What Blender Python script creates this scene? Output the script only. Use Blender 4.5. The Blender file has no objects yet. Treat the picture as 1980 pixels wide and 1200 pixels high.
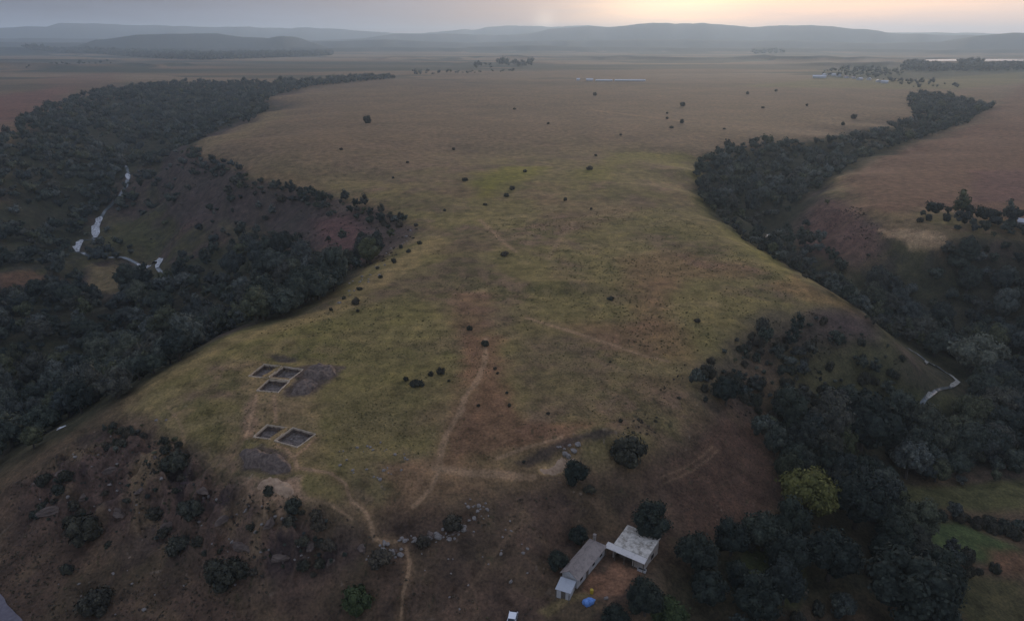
HAZE, SUN_EL, SUN_AZ, SKY_STR, SUN_STR, SUN_ANGLE, EXPO = 1.0e-4, 6.0, 18.0, 0.12, 1.7, 11.0, 0.24
CLOUD_DARK, CLOUD_LIGHT, NISH = (1.6, 1.9, 2.75), (2.9, 3.25, 4.3), 0.65
GLOW_WIDE, GLOW_MID, GLOW_GAP = (5.2, 3.7, 2.7), (4.6, 3.4, 1.9), (2.2, 2.0, 1.6)
import bpy, math, random
import numpy as np
from mathutils import Vector, Matrix

# ------------------------------------------------------------------ camera
F = 1338.0                      # focal length in pixels of the 1980 px wide photograph
CX, CY = 990.0, 600.0
PITCH = math.radians(21.3)
CAMZ = 85.0
SP, CP = math.sin(PITCH), math.cos(PITCH)
rng = np.random.default_rng(11)
random.seed(5)
scene = bpy.context.scene
col = scene.collection


def ray(u, v):
    a = (np.asarray(u, float) - CX) / F
    b = -(np.asarray(v, float) - CY) / F
    return a, CP + b * SP, -SP + b * CP


def at_z(u, v, z):
    dx, dy, dz = ray(u, v)
    t = (np.asarray(z, float) - CAMZ) / dz
    return dx * t, dy * t


def project(x, y, z):
    dz = z - CAMZ
    depth = y * CP - dz * SP
    up = y * SP + dz * CP
    depth = np.where(depth > 1, depth, 1e9)
    return CX + F * x / depth, CY - F * up / depth, depth


# ------------------------------------------------------------------ noise
def _hash(ix, iy, seed):
    n = (ix.astype(np.int64) * 374761393 + iy.astype(np.int64) * 668265263 + seed * 1442695041) & 0xFFFFFFFF
    n = ((n ^ (n >> 13)) * 1274126177) & 0xFFFFFFFF
    n = n ^ (n >> 16)
    return (n & 0xFFFF) / 65535.0


def vnoise(x, y, s, seed=0):
    x = np.asarray(x, float) / s
    y = np.asarray(y, float) / s
    ix, iy = np.floor(x), np.floor(y)
    fx, fy = x - ix, y - iy
    fx = fx * fx * (3 - 2 * fx)
    fy = fy * fy * (3 - 2 * fy)
    a = _hash(ix, iy, seed)
    b = _hash(ix + 1, iy, seed)
    c = _hash(ix, iy + 1, seed)
    d = _hash(ix + 1, iy + 1, seed)
    return (a + (b - a) * fx) * (1 - fy) + (c + (d - c) * fx) * fy - 0.5


def fbm(x, y, s, seed=0, octv=4, gain=0.5):
    o, amp = 0.0, 1.0
    x = np.asarray(x, float)
    y = np.asarray(y, float)
    for k in range(octv):
        ca, sa = math.cos(0.7 * k + seed), math.sin(0.7 * k + seed)
        o = o + amp * vnoise(x * ca - y * sa, x * sa + y * ca, s / (2 ** k), seed + 17 * k)
        amp *= gain
    return o


def sstep(a, b, x):
    t = np.clip((np.asarray(x, float) - a) / (b - a), 0, 1)
    return t * t * (3 - 2 * t)


# ------------------------------------------------------------------ terrain control points (pixel, pixel, height above plateau)
CTRL = []
def C(*pts):
    CTRL.extend(pts)

# plateau
C((990,165,0),(700,172,0),(1300,165,0),(1650,185,0),(600,220,0),(1000,220,0),(1400,220,0),(500,270,0),(900,300,0),
  (1250,300,0),(700,350,0),(1000,400,1),(1200,400,1),(900,450,.5),(1100,500,1),(1350,500,0),(1450,540,-.6),(850,560,0),
  (1000,580,1),(1200,600,.5),(1400,590,-.7),(700,640,0),(900,680,.5),(1100,680,0),(1250,720,-1),(560,700,0),(500,760,0),
  (420,720,-.5),(700,780,0),(900,780,0),(1100,800,-1),(560,860,-1.5),(700,870,-2),(350,780,-2),(450,830,-2),(850,880,-3),
  (960,860,-2.5),(600,780,-.3),(800,700,.2),(1300,640,-.5))
# left rim
C((760,151,0),(700,158,0),(620,167,0),(530,186,0),(518,216,0),(470,240,0),(400,265,0),(362,285,0),(378,300,0),(440,310,0),
  (470,325,0),(476,346,0),(540,353,0),(640,372,0),(700,396,0),(770,417,0),(818,442,0),(800,478,0),(745,512,0),(700,547,0),
  (640,592,-.6),(540,624,-1),(450,647,-2),(375,687,-3),(300,732,-4),(200,802,-8),(120,852,-11),(50,902,-15),(12,955,-18))
# left far rim and plateau beyond
C((700,149,0),(640,154,0),(560,158,0),(480,157,0),(400,158,0),(300,160,0),(230,170,0),(150,185,0),(80,208,0),(40,238,0),
  (0,262,0),(-150,330,0),(-330,430,0),(-600,620,-2),(-100,200,0),(100,165,0),(-300,250,0),(-600,350,0),(300,145,0),(600,145,0))
# left gorge
C((245,340,-64),(190,440,-68),(150,485,-68),(290,512,-66),(200,545,-67),(100,350,-30),(100,430,-56),(60,300,-14),(200,300,-34),
  (300,250,-36),(400,222,-28),(480,190,-15),(600,162,-6),(0,350,-18),(0,440,-45),(0,530,-52),(60,600,-60),(200,700,-60),(100,800,-60),
  (20,860,-55),(300,640,-58),(400,590,-48),(450,560,-40),(560,580,-30),(580,520,-21),(600,450,-10),(480,430,-24),(400,400,-30),
  (300,400,-50),(380,500,-48),(330,330,-28),(440,350,-8),(500,500,-34),(660,500,-11),(720,470,-5),(700,430,-5),(-150,560,-50),(-150,750,-58),
  (-250,950,-50),(-400,800,-40),(620,560,-20),(350,450,-42))
# right rim of the plateau
C((1745,173,0),(1755,197,0),(1765,226,0),(1700,246,0),(1620,265,0),(1530,272,0),(1430,276,0),(1380,292,0),(1346,330,0),(1346,376,0),
  (1400,431,0),(1460,481,0),(1530,526,0),(1600,562,-1),(1660,612,-5))
# right gorge
C((1900,208,-7),(1850,215,-9),(1790,252,-10),(1700,275,-13),(1600,310,-16),(1500,330,-17),(1430,302,-6),(1480,360,-19),(1500,400,-27),
  (1485,460,-35),(1400,360,-12),(1440,430,-24))
# right far rim and fields
C((1850,185,0),(1930,202,0),(1925,216,0),(1880,241,0),(1800,271,0),(1700,301,0),(1640,337,0),(1600,372,-4),(1640,410,-5),(1720,440,-5),
  (1830,468,-6),(1980,480,-8),(1900,300,0),(2200,300,0),(1850,360,0),(1980,200,0),(2300,210,0),(1700,380,0),(1850,410,-1),(1980,430,-2),
  (2200,430,-2),(1600,450,-20),(1620,520,-28),(1760,460,-7),(1560,420,-17))
# right lower valley
C((1600,550,-39),(1700,590,-42),(1850,620,-43),(1820,720,-48),(1950,560,-26),(1950,660,-43),(1760,540,-28),(1850,520,-20),(2300,600,-18),
  (2300,800,-40),(2400,1000,-44),(1720,662,-13),(1765,705,-19),(1790,765,-27),(1950,800,-46),(1800,840,-43),(1880,740,-47))
# right slope of the plateau
C((1500,680,-7),(1600,680,-11),(1450,740,-9),(1600,760,-21),(1400,760,-5.5),(1350,720,-2.5),(1340,790,-4.5),(1500,850,-19),(1700,850,-35),
  (1420,830,-11),(1480,900,-17),(1500,950,-19),(1350,870,-8),(1300,930,-10),(1200,900,-6.5),(1400,1000,-17),(1250,1000,-13),
  (1400,640,-1),(1480,605,-1.5),(1560,590,-2.5),(1560,640,-6))
# yard and gardens
C((1170,1060,-15),(1100,1140,-16),(1230,1080,-15.2),(1160,1120,-15.6),(1300,1100,-18),(1400,1150,-22),(1600,1000,-27),(1600,1150,-29),
  (1800,1000,-37),(1950,950,-42),(1950,1080,-41),(1850,1180,-38),(1100,1060,-14),(1190,1140,-16))
# front slope
C((1050,905,-5),(1000,922,-5),(850,917,-4),(1115,905,-6),(1100,846,-1.6),(1180,836,-2),(1000,886,-3.4),(1000,980,-8),(1100,960,-8),
  (1000,1060,-13),(1000,1150,-18),(990,1195,-20),(850,980,-6.5),(850,1025,-9),(800,1090,-14),(780,1180,-19),(720,1040,-8.5),(700,960,-4.5),
  (600,930,-3),(650,1010,-7),(600,1060,-11),(560,980,-5),(500,960,-5),(480,922,-3.5),(560,1120,-17),(650,1190,-21),(400,870,-4),(330,900,-7),
  (250,850,-7),(300,960,-12),(200,920,-13),(130,955,-17),(450,1020,-12),(400,1060,-18),(250,1010,-19),(330,1050,-20),(150,1010,-22),(50,1005,-23),
  (0,1040,-26),(200,1080,-25),(0,1120,-29),(400,1160,-24),(200,1180,-29),(0,1200,-31),(500,1150,-21),(-100,960,-34),(-150,1100,-36),
  (300,1400,-34),(1000,1400,-26),(1700,1400,-38),(-300,1300,-40),(2200,1300,-44),(800,1700,-32),(1300,1700,-34),(300,2100,-40),(1700,2100,-42))

_c = np.array(CTRL, float)
_c[:, 2] = np.where(_c[:, 2] < -8, -8 + (_c[:, 2] + 8) * 0.78, _c[:, 2])
_cx, _cy = at_z(_c[:, 0], _c[:, 1], _c[:, 2])
_cz = _c[:, 2].copy()
# anchors far out so the sheet runs level to the plains
_ang = np.radians(np.linspace(-62, 62, 22))
for R in (2300.0, 3200.0):
    _cx = np.append(_cx, R * np.sin(_ang)); _cy = np.append(_cy, R * np.cos(_ang)); _cz = np.append(_cz, np.zeros(22))
for X, Y, Z in ((-600, 300, -20), (-500, 60, -40), (600, 300, -25), (500, 60, -42), (0, -150, -34), (-400, -200, -40), (400, -200, -42),
                (-900, 500, 0), (900, 500, 0), (-1000, 0, 0), (1000, 0, 0)):
    _cx = np.append(_cx, X); _cy = np.append(_cy, Y); _cz = np.append(_cz, Z)
RC = 3.0
_d = np.sqrt((_cx[:, None] - _cx[None]) ** 2 + (_cy[:, None] - _cy[None]) ** 2 + RC * RC)
n_ = len(_cx)
_A = np.zeros((n_ + 1, n_ + 1))
_A[:n_, :n_] = -_d
_A[np.arange(n_), np.arange(n_)] += 1.2
_A[:n_, n_] = 1
_A[n_, :n_] = 1
_w = np.linalg.solve(_A, np.append(_cz, 0))


def rbf(x, y):
    x = np.atleast_1d(np.asarray(x, float)).ravel()
    y = np.atleast_1d(np.asarray(y, float)).ravel()
    out = np.empty(len(x))
    for i in range(0, len(x), 20000):
        xs, ys = x[i:i + 20000].astype(np.float32), y[i:i + 20000].astype(np.float32)
        d = np.sqrt((xs[:, None] - _cx.astype(np.float32)[None]) ** 2 + (ys[:, None] - _cy.astype(np.float32)[None]) ** 2 + np.float32(RC * RC))
        out[i:i + 20000] = -(d @ _w[:n_].astype(np.float32)) + _w[n_]
    return out


# far ridges: (distance, half-depth, silhouette pixels)
RIDGES = [
    (3700, 130, [(-500,116),(600,116),(690,113),(760,109),(880,111),(1000,107),(1080,111),(1180,108),(1300,109),(1400,112),(1480,107),(1620,109),(1720,113),(2500,116)]),
    (2950, 90, [(-500,124),(560,124),(700,123),(840,119.5),(960,120.5),(1040,119),(1130,123),(1500,123.5),(1580,120),(1680,119),(1760,122),(2500,124)]),
    (13500, 1500, [(-500,50),(0,53),(90,53),(115,46),(200,47),(300,51),(420,53),(520,52),(640,56),(720,62),(780,64),(840,63),(900,57),(980,49),(1050,50),(1130,52),(1200,52),(1300,56),(1500,60),(1700,62),(2000,66),(2500,60)]),
    (10000, 1150, [(-500,70),(0,74),(300,76),(620,78),(700,74),(760,66),(850,65),(960,68),(1020,64),(1060,57),(1130,54),(1200,51),(1270,47),(1330,44),(1400,45),(1450,50),(1510,48),(1570,47),(1640,54),(1700,61),(1760,66),(2100,72),(2500,70)]),
    (7600, 800, [(-500,82),(0,82),(500,84),(660,80),(740,76),(800,78),(900,82),(1000,80),(1100,78),(1250,77),(1400,77),(1550,79),(1700,84),(1820,82),(1880,72),(1960,64),(2100,60),(2500,70)]),
    (5900, 450, [(-500,91),(0,92),(640,93),(760,92),(900,92),(1020,88),(1150,92),(1300,93),(1450,94),(1475,92),(1640,95),(1800,97),(2500,96)]),
    (6600, 620, [(-500,99),(-100,98),(30,93),(130,91),(150,88),(185,77),(200,76),(240,70),(262,66),(330,66),(420,65),(440,68),(470,72),(520,74),(540,72),(572,72),(600,82),(630,90),(650,97),(700,99),(2500,99)]),
]
_RID = []
for R, W, pts in RIDGES:
    p = np.array(pts, float)
    dx, dy, dz = ray(p[:, 0], p[:, 1])
    th = np.arctan2(dx, dy)
    el = dz / np.hypot(dx, dy)
    _RID.append((R, W, th, CAMZ + R * el))


def far_h(x, y):
    r = np.hypot(x, y)
    th = np.arctan2(x, y)
    z = np.zeros_like(r)
    for R, W, t, h in _RID:
        top = np.interp(th, t, h)
        wob = 1 + 0.10 * vnoise(th * 40, r * 0 + R, 1.0, 3)
        s = np.exp(-((r - R * wob) / W) ** 2 * 1.2)
        zz = top * s * (1 + 0.10 * fbm(x, y, W * 0.6, 9, 4)) - .35 * np.abs(top) * s * np.abs(fbm(x, y, W * .35, 12, 4)) * sstep(0, .8, 1 - s)
        z = np.maximum(z, zz)
    return z + 5 * sstep(2500, 6000, r) * fbm(x, y, 900, 4, 4)


PITS = []       # filled below: (cx, cy, ux, uy, half_len, half_wid, depth)


def H(x, y, detail=True):
    x = np.atleast_1d(np.asarray(x, float)).ravel()
    y = np.atleast_1d(np.asarray(y, float)).ravel()
    r = np.hypot(x, y)
    k = sstep(1500, 2300, r)
    z = np.zeros(len(x))
    near = r < 2300
    zn = np.zeros(len(x))
    if near.any():
        zn[near] = rbf(x[near], y[near])
    z = zn * (1 - k) + k * far_h(x, y)
    if detail:
        rough = sstep(-2.0, -9.0, zn) * (1 - k)
        damp = sstep(1900, 500, r)
        z = z + (0.30 * fbm(x, y, 30, 21, 3) + 0.07 * fbm(x, y, 4, 22, 3)) * (1 - k)
        z = z + rough * (1.9 * fbm(x, y, 26, 31, 4, .55) + 0.5 * fbm(x, y, 5, 33, 3)) * (0.4 + 0.6 * damp)
        gw = sstep(-3.0, -14.0, zn) * sstep(260, 400, r) * (1 - k)
        z = z + gw * 7.0 * (.45 - np.abs(fbm(x + .3 * y, y, 75, 35, 4, .55)) * 2)
        for f in TERRAIN_FEATURES:
            z = f(x, y, z)
    return z


TERRAIN_FEATURES = []


def hit(u, v, detail=False):
    """where the sight line through a pixel meets the ground (world coordinates)"""
    u = np.atleast_1d(np.asarray(u, float)).astype(float)
    v = np.atleast_1d(np.asarray(v, float)).astype(float)
    dx, dy, dz = ray(u, v)
    ts = np.geomspace(60, 9000, 420)
    X = dx[:, None] * ts; Y = dy[:, None] * ts; Z = CAMZ + dz[:, None] * ts
    G = H(X, Y, detail).reshape(X.shape)
    below = Z < G
    i = np.where(below.any(1), below.argmax(1), len(ts) - 1)
    i = np.maximum(i, 1)
    lo, hi = ts[i - 1], ts[i]
    for _ in range(12):
        m = (lo + hi) / 2
        g = H(dx * m, dy * m, detail)
        b = CAMZ + dz * m < g
        hi = np.where(b, m, hi); lo = np.where(b, lo, m)
    t = (lo + hi) / 2
    return dx * t, dy * t


def poly_world(pts):
    p = np.array(pts, float)
    # densify so that an outline bends with the ground
    q = []
    for a, b in zip(p, np.roll(p, -1, 0)):
        n = max(1, int(np.hypot(*(b - a)) / 45))
        for k in range(n):
            q.append(a + (b - a) * k / n)
    q = np.array(q)
    x, y = hit(q[:, 0], q[:, 1])
    return np.stack([x, y], 1)


def sdist_poly(x, y, P):
    """signed distance (negative inside)"""
    d2 = np.full(len(x), 1e18)
    ins = np.zeros(len(x), bool)
    for (ax, ay), (bx, by) in zip(P, np.roll(P, -1, 0)):
        ex, ey = bx - ax, by - ay
        L = ex * ex + ey * ey + 1e-9
        t = np.clip(((x - ax) * ex + (y - ay) * ey) / L, 0, 1)
        d2 = np.minimum(d2, (x - ax - t * ex) ** 2 + (y - ay - t * ey) ** 2)
        c = (ay > y) != (by > y)
        with np.errstate(divide='ignore', invalid='ignore'):
            xi = ax + (y - ay) * ex / (ey if abs(ey) > 1e-12 else 1e-12)
        ins ^= c & (x < xi)
    d = np.sqrt(d2)
    return np.where(ins, -d, d)


def dist_line(x, y, P):
    d2 = np.full(len(x), 1e18)
    for (ax, ay), (bx, by) in zip(P[:-1], P[1:]):
        ex, ey = bx - ax, by - ay
        L = ex * ex + ey * ey + 1e-9
        t = np.clip(((x - ax) * ex + (y - ay) * ey) / L, 0, 1)
        d2 = np.minimum(d2, (x - ax - t * ex) ** 2 + (y - ay - t * ey) ** 2)
    return np.sqrt(d2)

# ------------------------------------------------------------------ scene helpers
def tag(o, label=None, cat=None, group=None, kind=None):
    if label: o['label'] = label
    if cat: o['category'] = cat
    if group: o['group'] = group
    if kind: o['kind'] = kind
    return o


def np_mesh(name, verts, faces, mats, smooth=False, fmat=None):
    """verts (n,3) array, faces: list of (k,m) integer arrays"""
    me = bpy.data.meshes.new(name)
    verts = np.asarray(verts, np.float32)
    if not isinstance(faces, (list, tuple)):
        faces = [faces]
    faces = [np.asarray(f, np.int32) for f in faces if len(f)]
    nl = sum(f.size for f in faces)
    nf = sum(len(f) for f in faces)
    me.vertices.add(len(verts)); me.vertices.foreach_set('co', verts.ravel())
    me.loops.add(nl); me.loops.foreach_set('vertex_index', np.concatenate([f.ravel() for f in faces]))
    me.polygons.add(nf)
    tot = np.concatenate([np.full(len(f), f.shape[1], np.int32) for f in faces])
    me.polygons.foreach_set('loop_start', (np.cumsum(tot) - tot).astype(np.int32))
    me.polygons.foreach_set('use_smooth', np.full(nf, smooth))
    if fmat is not None:
        me.polygons.foreach_set('material_index', np.asarray(fmat, np.int32))
    for m in (mats if isinstance(mats, (list, tuple)) else [mats]):
        me.materials.append(m)
    me.update(calc_edges=True)
    return me


def add_obj(name, me, parent=None, loc=None, rotz=0.0, scale=None):
    o = bpy.data.objects.new(name, me)
    col.objects.link(o)
    if parent is not None: o.parent = parent
    if loc is not None: o.location = loc
    if rotz: o.rotation_euler = (0, 0, rotz)
    if scale is not None: o.scale = scale
    return o


def new_mat(name):
    m = bpy.data.materials.new(name)
    m.use_nodes = True
    nt = m.node_tree
    return m, nt, nt.nodes, nt.links, nt.nodes['Principled BSDF']


def noise(nt, vec, scale, detail=4, rough=.55):
    n = nt.nodes.new('ShaderNodeTexNoise')
    n.inputs['Scale'].default_value = scale
    n.inputs['Detail'].default_value = detail
    n.inputs['Roughness'].default_value = rough
    nt.links.new(vec, n.inputs['Vector'])
    return n.outputs['Fac']


def ramp(nt, fac, stops):
    n = nt.nodes.new('ShaderNodeValToRGB')
    el = n.color_ramp.elements
    while len(el) < len(stops): el.new(.5)
    for e, (p, c) in zip(el, stops):
        e.position = p
        e.color = (*c, 1) if len(c) == 3 else c
    nt.links.new(fac, n.inputs['Fac'])
    return n.outputs['Color']


def mixc(nt, fac, a, b, mode='MIX'):
    n = nt.nodes.new('ShaderNodeMix')
    n.data_type = 'RGBA'; n.blend_type = mode; n.clamp_factor = True
    for s, v in ((n.inputs[0], fac), (n.inputs[6], a), (n.inputs[7], b)):
        if isinstance(v, bpy.types.NodeSocket): nt.links.new(v, s)
        elif isinstance(v, (int, float)): s.default_value = v
        else: s.default_value = (*v, 1)
    return n.outputs[2]


def bump(nt, h, strength, dist, bsdf):
    b = nt.nodes.new('ShaderNodeBump')
    b.inputs['Strength'].default_value = strength
    b.inputs['Distance'].default_value = dist
    nt.links.new(h, b.inputs['Height'])
    nt.links.new(b.outputs['Normal'], bsdf.inputs['Normal'])


def simple_mat(name, c, c2=None, scale=1.0, rough=.9, stops=(.35, .65), bumpd=0.0, metallic=0.0):
    m, nt, N, L, B = new_mat(name)
    tc = N.new('ShaderNodeTexCoord')
    f = noise(nt, tc.outputs['Object'], scale, 6, .6)
    L.new(ramp(nt, f, [(stops[0], c), (stops[1], c2 or c)]), B.inputs['Base Color'])
    B.inputs['Roughness'].default_value = rough
    B.inputs['Metallic'].default_value = metallic
    B.inputs['Specular IOR Level'].default_value = .2
    if bumpd: bump(nt, f, .6, bumpd, B)
    return m


# ------------------------------------------------------------------ excavation pits cut into the plateau
def quad_frame(pix, z):
    """four pixel corners -> centre, unit axis, half sizes on the plateau"""
    p = np.array(pix, float)
    x, y = at_z(p[:, 0], p[:, 1], np.full(4, z))
    c = np.array([x.mean(), y.mean()])
    u = np.array([(x[1] - x[0]) + (x[2] - x[3]), (y[1] - y[0]) + (y[2] - y[3])])
    L = np.hypot(*u) / 2
    w = np.array([(x[3] - x[0]) + (x[2] - x[1]), (y[3] - y[0]) + (y[2] - y[1])])
    u = u / np.hypot(*u)
    W = abs(-w[0] * u[1] + w[1] * u[0]) / 2
    return c, u, L / 2, W / 2


# each: corners a,b,c,d in the photograph (a-b far side, d-c near side), ground height there
TRENCHES = [
    ([(509, 704), (542, 709), (520, 731), (483, 728)], 0.0),
    ([(546, 709), (584, 715), (561, 736), (523, 731)], 0.0),
    ([(522, 735), (560, 739), (537, 759), (495, 756)], -0.1),
    ([(520, 820), (556, 826), (535, 849), (487, 842)], -1.1),
    ([(560, 827), (608, 836), (577, 867), (538, 851)], -1.2),
]
PIT_FRAMES = []
for pix, z in TRENCHES:
    c, u, hl, hw = quad_frame(pix, z)
    PIT_FRAMES.append((c, u, hl, hw))
PIT_D = 1.5
_pitlev = [None] * len(PIT_FRAMES)


def pits(x, y, z):
    for i, (c, u, hl, hw) in enumerate(PIT_FRAMES):
        dx, dy = x - c[0], y - c[1]
        near = np.abs(dx) + np.abs(dy) < 20
        if not near.any():
            continue
        a = np.abs(dx[near] * u[0] + dy[near] * u[1]) - hl
        b = np.abs(-dx[near] * u[1] + dy[near] * u[0]) - hw
        o = np.maximum(a, b)
        k = sstep(5.0, 1.2, o)
        zz = z[near]
        lev = _pitlev[i]
        zz = zz * (1 - k) + lev * k
        zz = np.where(o < 0.16, lev - PIT_D - 0.4, zz)
        z[near] = zz
    return z


for i, (c, u, hl, hw) in enumerate(PIT_FRAMES):
    _pitlev[i] = float(rbf(c[0], c[1])[0])
TERRAIN_FEATURES.append(pits)


# low swellings, ledges and the quarry hollow
def lumps(x, y, z):
    for (px, py, zz, rx, ry, h) in LUMPS:
        k = np.exp(-(((x - px) / rx) ** 2 + ((y - py) / ry) ** 2))
        z = z + h * k
    return z


SCARP = []


def scarp(x, y, z):
    P = SCARP[0]
    lo, hi = P.min(0) - 6, P.max(0) + 6
    m = (x > lo[0]) & (x < hi[0]) & (y > lo[1]) & (y < hi[1])
    if m.any():
        xs, ys = x[m], y[m]
        k = sstep(5, -5, sdist_poly(xs, ys, P))
        rid = 1 - 2.2 * np.abs(fbm(xs, ys, 11, 63, 4, .55))
        crag = sstep(.35, .95, rid)
        z[m] += k * (3.2 * (crag - .45) + 1.0 * (.5 - np.abs(fbm(xs, ys, 3.2, 64, 3)) * 2))
    return z


SCARP.append(poly_world([(30, 945), (130, 870), (230, 820), (330, 850), (400, 900), (470, 945), (560, 985), (640, 1030), (690, 1060), (600, 1110), (470, 1110), (350, 1060), (200, 1035), (70, 1010)]))
TERRAIN_FEATURES.append(scarp)


LUMPS = []
def lump(u, v, rx, ry, h):
    x, y = hit(u, v)
    LUMPS.append((float(x[0]), float(y[0]), 0, rx, ry, h))
lump(1100, 566, 14, 5, -1.3); lump(1090, 550, 14, 5, 1.3)
lump(550, 692, 4, 2.2, -0.9)
lump(1075, 905, 6, 3.0, -0.7); lump(1060, 872, 9, 2.2, 0.9); lump(1180, 838, 9, 3, 0.9); lump(1120, 850, 5, 1.6, 0.6)
lump(970, 488, 6, 3, 0.5)
lump(1185, 578, 2, 2, -.5)
TERRAIN_FEATURES.append(lumps)


def yards(x, y, z):
    for (cx, cy, lev, r0, r1) in FLATS:
        d = np.hypot(x - cx, y - cy)
        k = sstep(r1, r0, d)
        z = z * (1 - k) + lev * k
    return z


FLATS = []
_x, _y = hit(1168, 1105)
YARD_Z = float(rbf(_x, _y)[0]) - .2
FLATS.append((float(_x[0]), float(_y[0]), YARD_Z, 9.5, 15.5))
TERRAIN_FEATURES.append(yards)

# ------------------------------------------------------------------ terrain mesh (a fan of rings, finer near the viewer)
core = np.radians(np.linspace(-39.5, 39.5, 1120))
side = np.radians(np.linspace(39.5, 80, 50))[1:]
TH = np.concatenate([-side[::-1], core, side])
EL = np.radians(np.linspace(49, 2.4, 860))
RR = np.concatenate([np.linspace(8, 66, 10)[:-1], 78.0 / np.tan(EL), np.geomspace(78.0 / math.tan(EL[-1]), 16500, 190)[1:]])
RR = np.unique(RR)
nr, nt_ = len(RR), len(TH)
GX = (RR[:, None] * np.sin(TH)[None]).ravel()
GY = (RR[:, None] * np.cos(TH)[None]).ravel()
GZ = H(GX, GY)
GR = np.hypot(GX, GY)
GZN = rbf(GX, GY)          # smooth height without detail


# ------------------------------------------------------------------ what grows where (real surface colours)
def lerp(a, b, k):
    return a + (np.asarray(b) - a) * np.asarray(k)[:, None]


n1 = fbm(GX, GY, 60, 41, 4); n2 = fbm(GX, GY, 18, 42, 4); n3 = fbm(GX, GY, 5, 43, 3); n4 = fbm(GX, GY, 160, 44, 3)
_la, _lb = GX * .94 + GY * .34, -GX * .34 + GY * .94
strk = fbm(_la * .25, _lb, 9, 45, 3)
A = np.tile(np.array([0.172, 0.145, 0.062]), (len(GX), 1))
A = lerp(A, [0.172, 0.124, 0.080], sstep(-.1, .45, n2 + .6 * n1))
A = lerp(A, [0.112, 0.102, 0.045], .85 * sstep(.0, .5, n3 + .6 * n2))
A = lerp(A, [0.215, 0.175, 0.085], .6 * sstep(.12, .5, fbm(GX, GY, 7, 46, 3) + .3 * n1))
A = lerp(A, [0.175, 0.112, 0.078], .5 * sstep(.1, .45, fbm(GX, GY, 34, 48, 4)))
A = lerp(A, [0.205, 0.165, 0.085], .6 * sstep(.1, .5, strk))
A = lerp(A, [0.172, 0.126, 0.084], .9 * sstep(330, 640, GR + 160 * n4 + 60 * n1))
A = lerp(A, [0.140, 0.105, 0.074], .7 * sstep(600, 1500, GR) * sstep(-.2, .4, n4))
A = lerp(A, [0.10, 0.082, 0.05], .5 * sstep(.15, .5, n1) * sstep(500, 300, GR))


_fb = fbm(GX * .35, GY, 420, 49, 4)
_fk = sstep(1300, 2200, GR)
A = lerp(A, [.075, .075, .058], .85 * _fk * sstep(.04, .2, _fb))
A = lerp(A, [.21, .165, .115], .75 * _fk * sstep(.08, .25, -_fb))
A = lerp(A, [.05, .058, .045],   .9 * _fk * sstep(.12, .2, fbm(GX * .5, GY, 230, 50, 3)))
A = lerp(A, [.034, .043, .042], sstep(5, 14, GZ) * sstep(2500, 3500, GR))


def region(pts, colr, soft, amt=1.0, wob=0.0, wobs=20):
    global A
    P = poly_world(pts)
    lo, hi = P.min(0) - soft - abs(wob) * 2, P.max(0) + soft + abs(wob) * 2
    m = (GX > lo[0]) & (GX < hi[0]) & (GY > lo[1]) & (GY < hi[1])
    if not m.any(): return
    d = sdist_poly(GX[m], GY[m], P)
    if wob: d = d + wob * fbm(GX[m], GY[m], wobs, 77, 4)
    k = amt * sstep(soft, -soft, d)
    A[m] = lerp(A[m], colr, k)


OLIVE, TAN, RED, HEATH, DARK = [.165, .155, .04], [.27, .2, .115], [.19, .105, .068], [.092, .066, .058], [.04, .045, .028]
# brighter green and reddish swards
region([(915,360),(930,335),(990,322),(1060,322),(1000,350),(960,378),(920,382)], [.175,.165,.032], 9, .75, 12)
region([(1110,330),(1190,296),(1240,292),(1340,300),(1330,330),(1240,310),(1180,345),(1120,345)], [.165,.155,.04], 12, .6, 14)
region([(1330,310),(1360,300),(1420,420),(1460,470),(1560,545),(1540,555),(1440,490),(1350,390)], [.17,.155,.045], 7, .6, 8)
region([(440,655),(640,610),(800,580),(900,690),(880,760),(640,790),(480,690)], [.15,.14,.05], 12, .5, 12)
region([(1200,500),(1300,480),(1450,500),(1480,525),(1300,540),(1260,580),(1230,560)], RED, 8, .45, 16)
region([(880,565),(940,570),(940,640),(900,650)], RED, 5, .5, 6)
region([(1080,625),(1300,625),(1330,700),(1250,695),(1150,665)], RED, 6, .5, 8)
region([(1230,560),(1300,540),(1290,620),(1230,640)], RED, 6, .35, 8)
region([(905,650),(960,650),(985,740),(1010,820),(1140,825),(1080,850),(960,890),(900,905),(850,905),(840,860),(890,770)], RED, 3.5, .75, 5, 8)
region([(750,895),(850,885),(1010,905),(960,935),(860,985),(830,1040),(750,1010),(690,1000),(760,950)], [.2,.125,.078], 3, .7, 5, 8)
# cut edge of a field on the plateau
region([(900,330),(1000,318),(1150,298),(1300,288),(1350,288),(1340,282),(1250,284),(1100,300),(960,318),(860,338)], [.1,.082,.05], 6, .5, 4)
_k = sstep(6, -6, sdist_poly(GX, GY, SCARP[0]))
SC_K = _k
# pale crest along the rims
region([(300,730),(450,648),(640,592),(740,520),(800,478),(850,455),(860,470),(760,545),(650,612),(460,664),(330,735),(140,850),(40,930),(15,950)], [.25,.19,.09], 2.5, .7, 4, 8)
region([(360,283),(480,243),(525,215),(560,222),(480,262),(400,300)], [.2,.16,.085], 10, .5, 8)
region([(460,335),(640,372),(770,418),(815,430),(860,450),(760,405),(600,350),(480,322)], [.19,.13,.075], 5, .5, 6)
region([(1540,535),(1640,590),(1700,640),(1760,700),(1690,660),(1600,590),(1480,560)], [.23,.15,.075], 3, .7, 5, 10)
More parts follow.
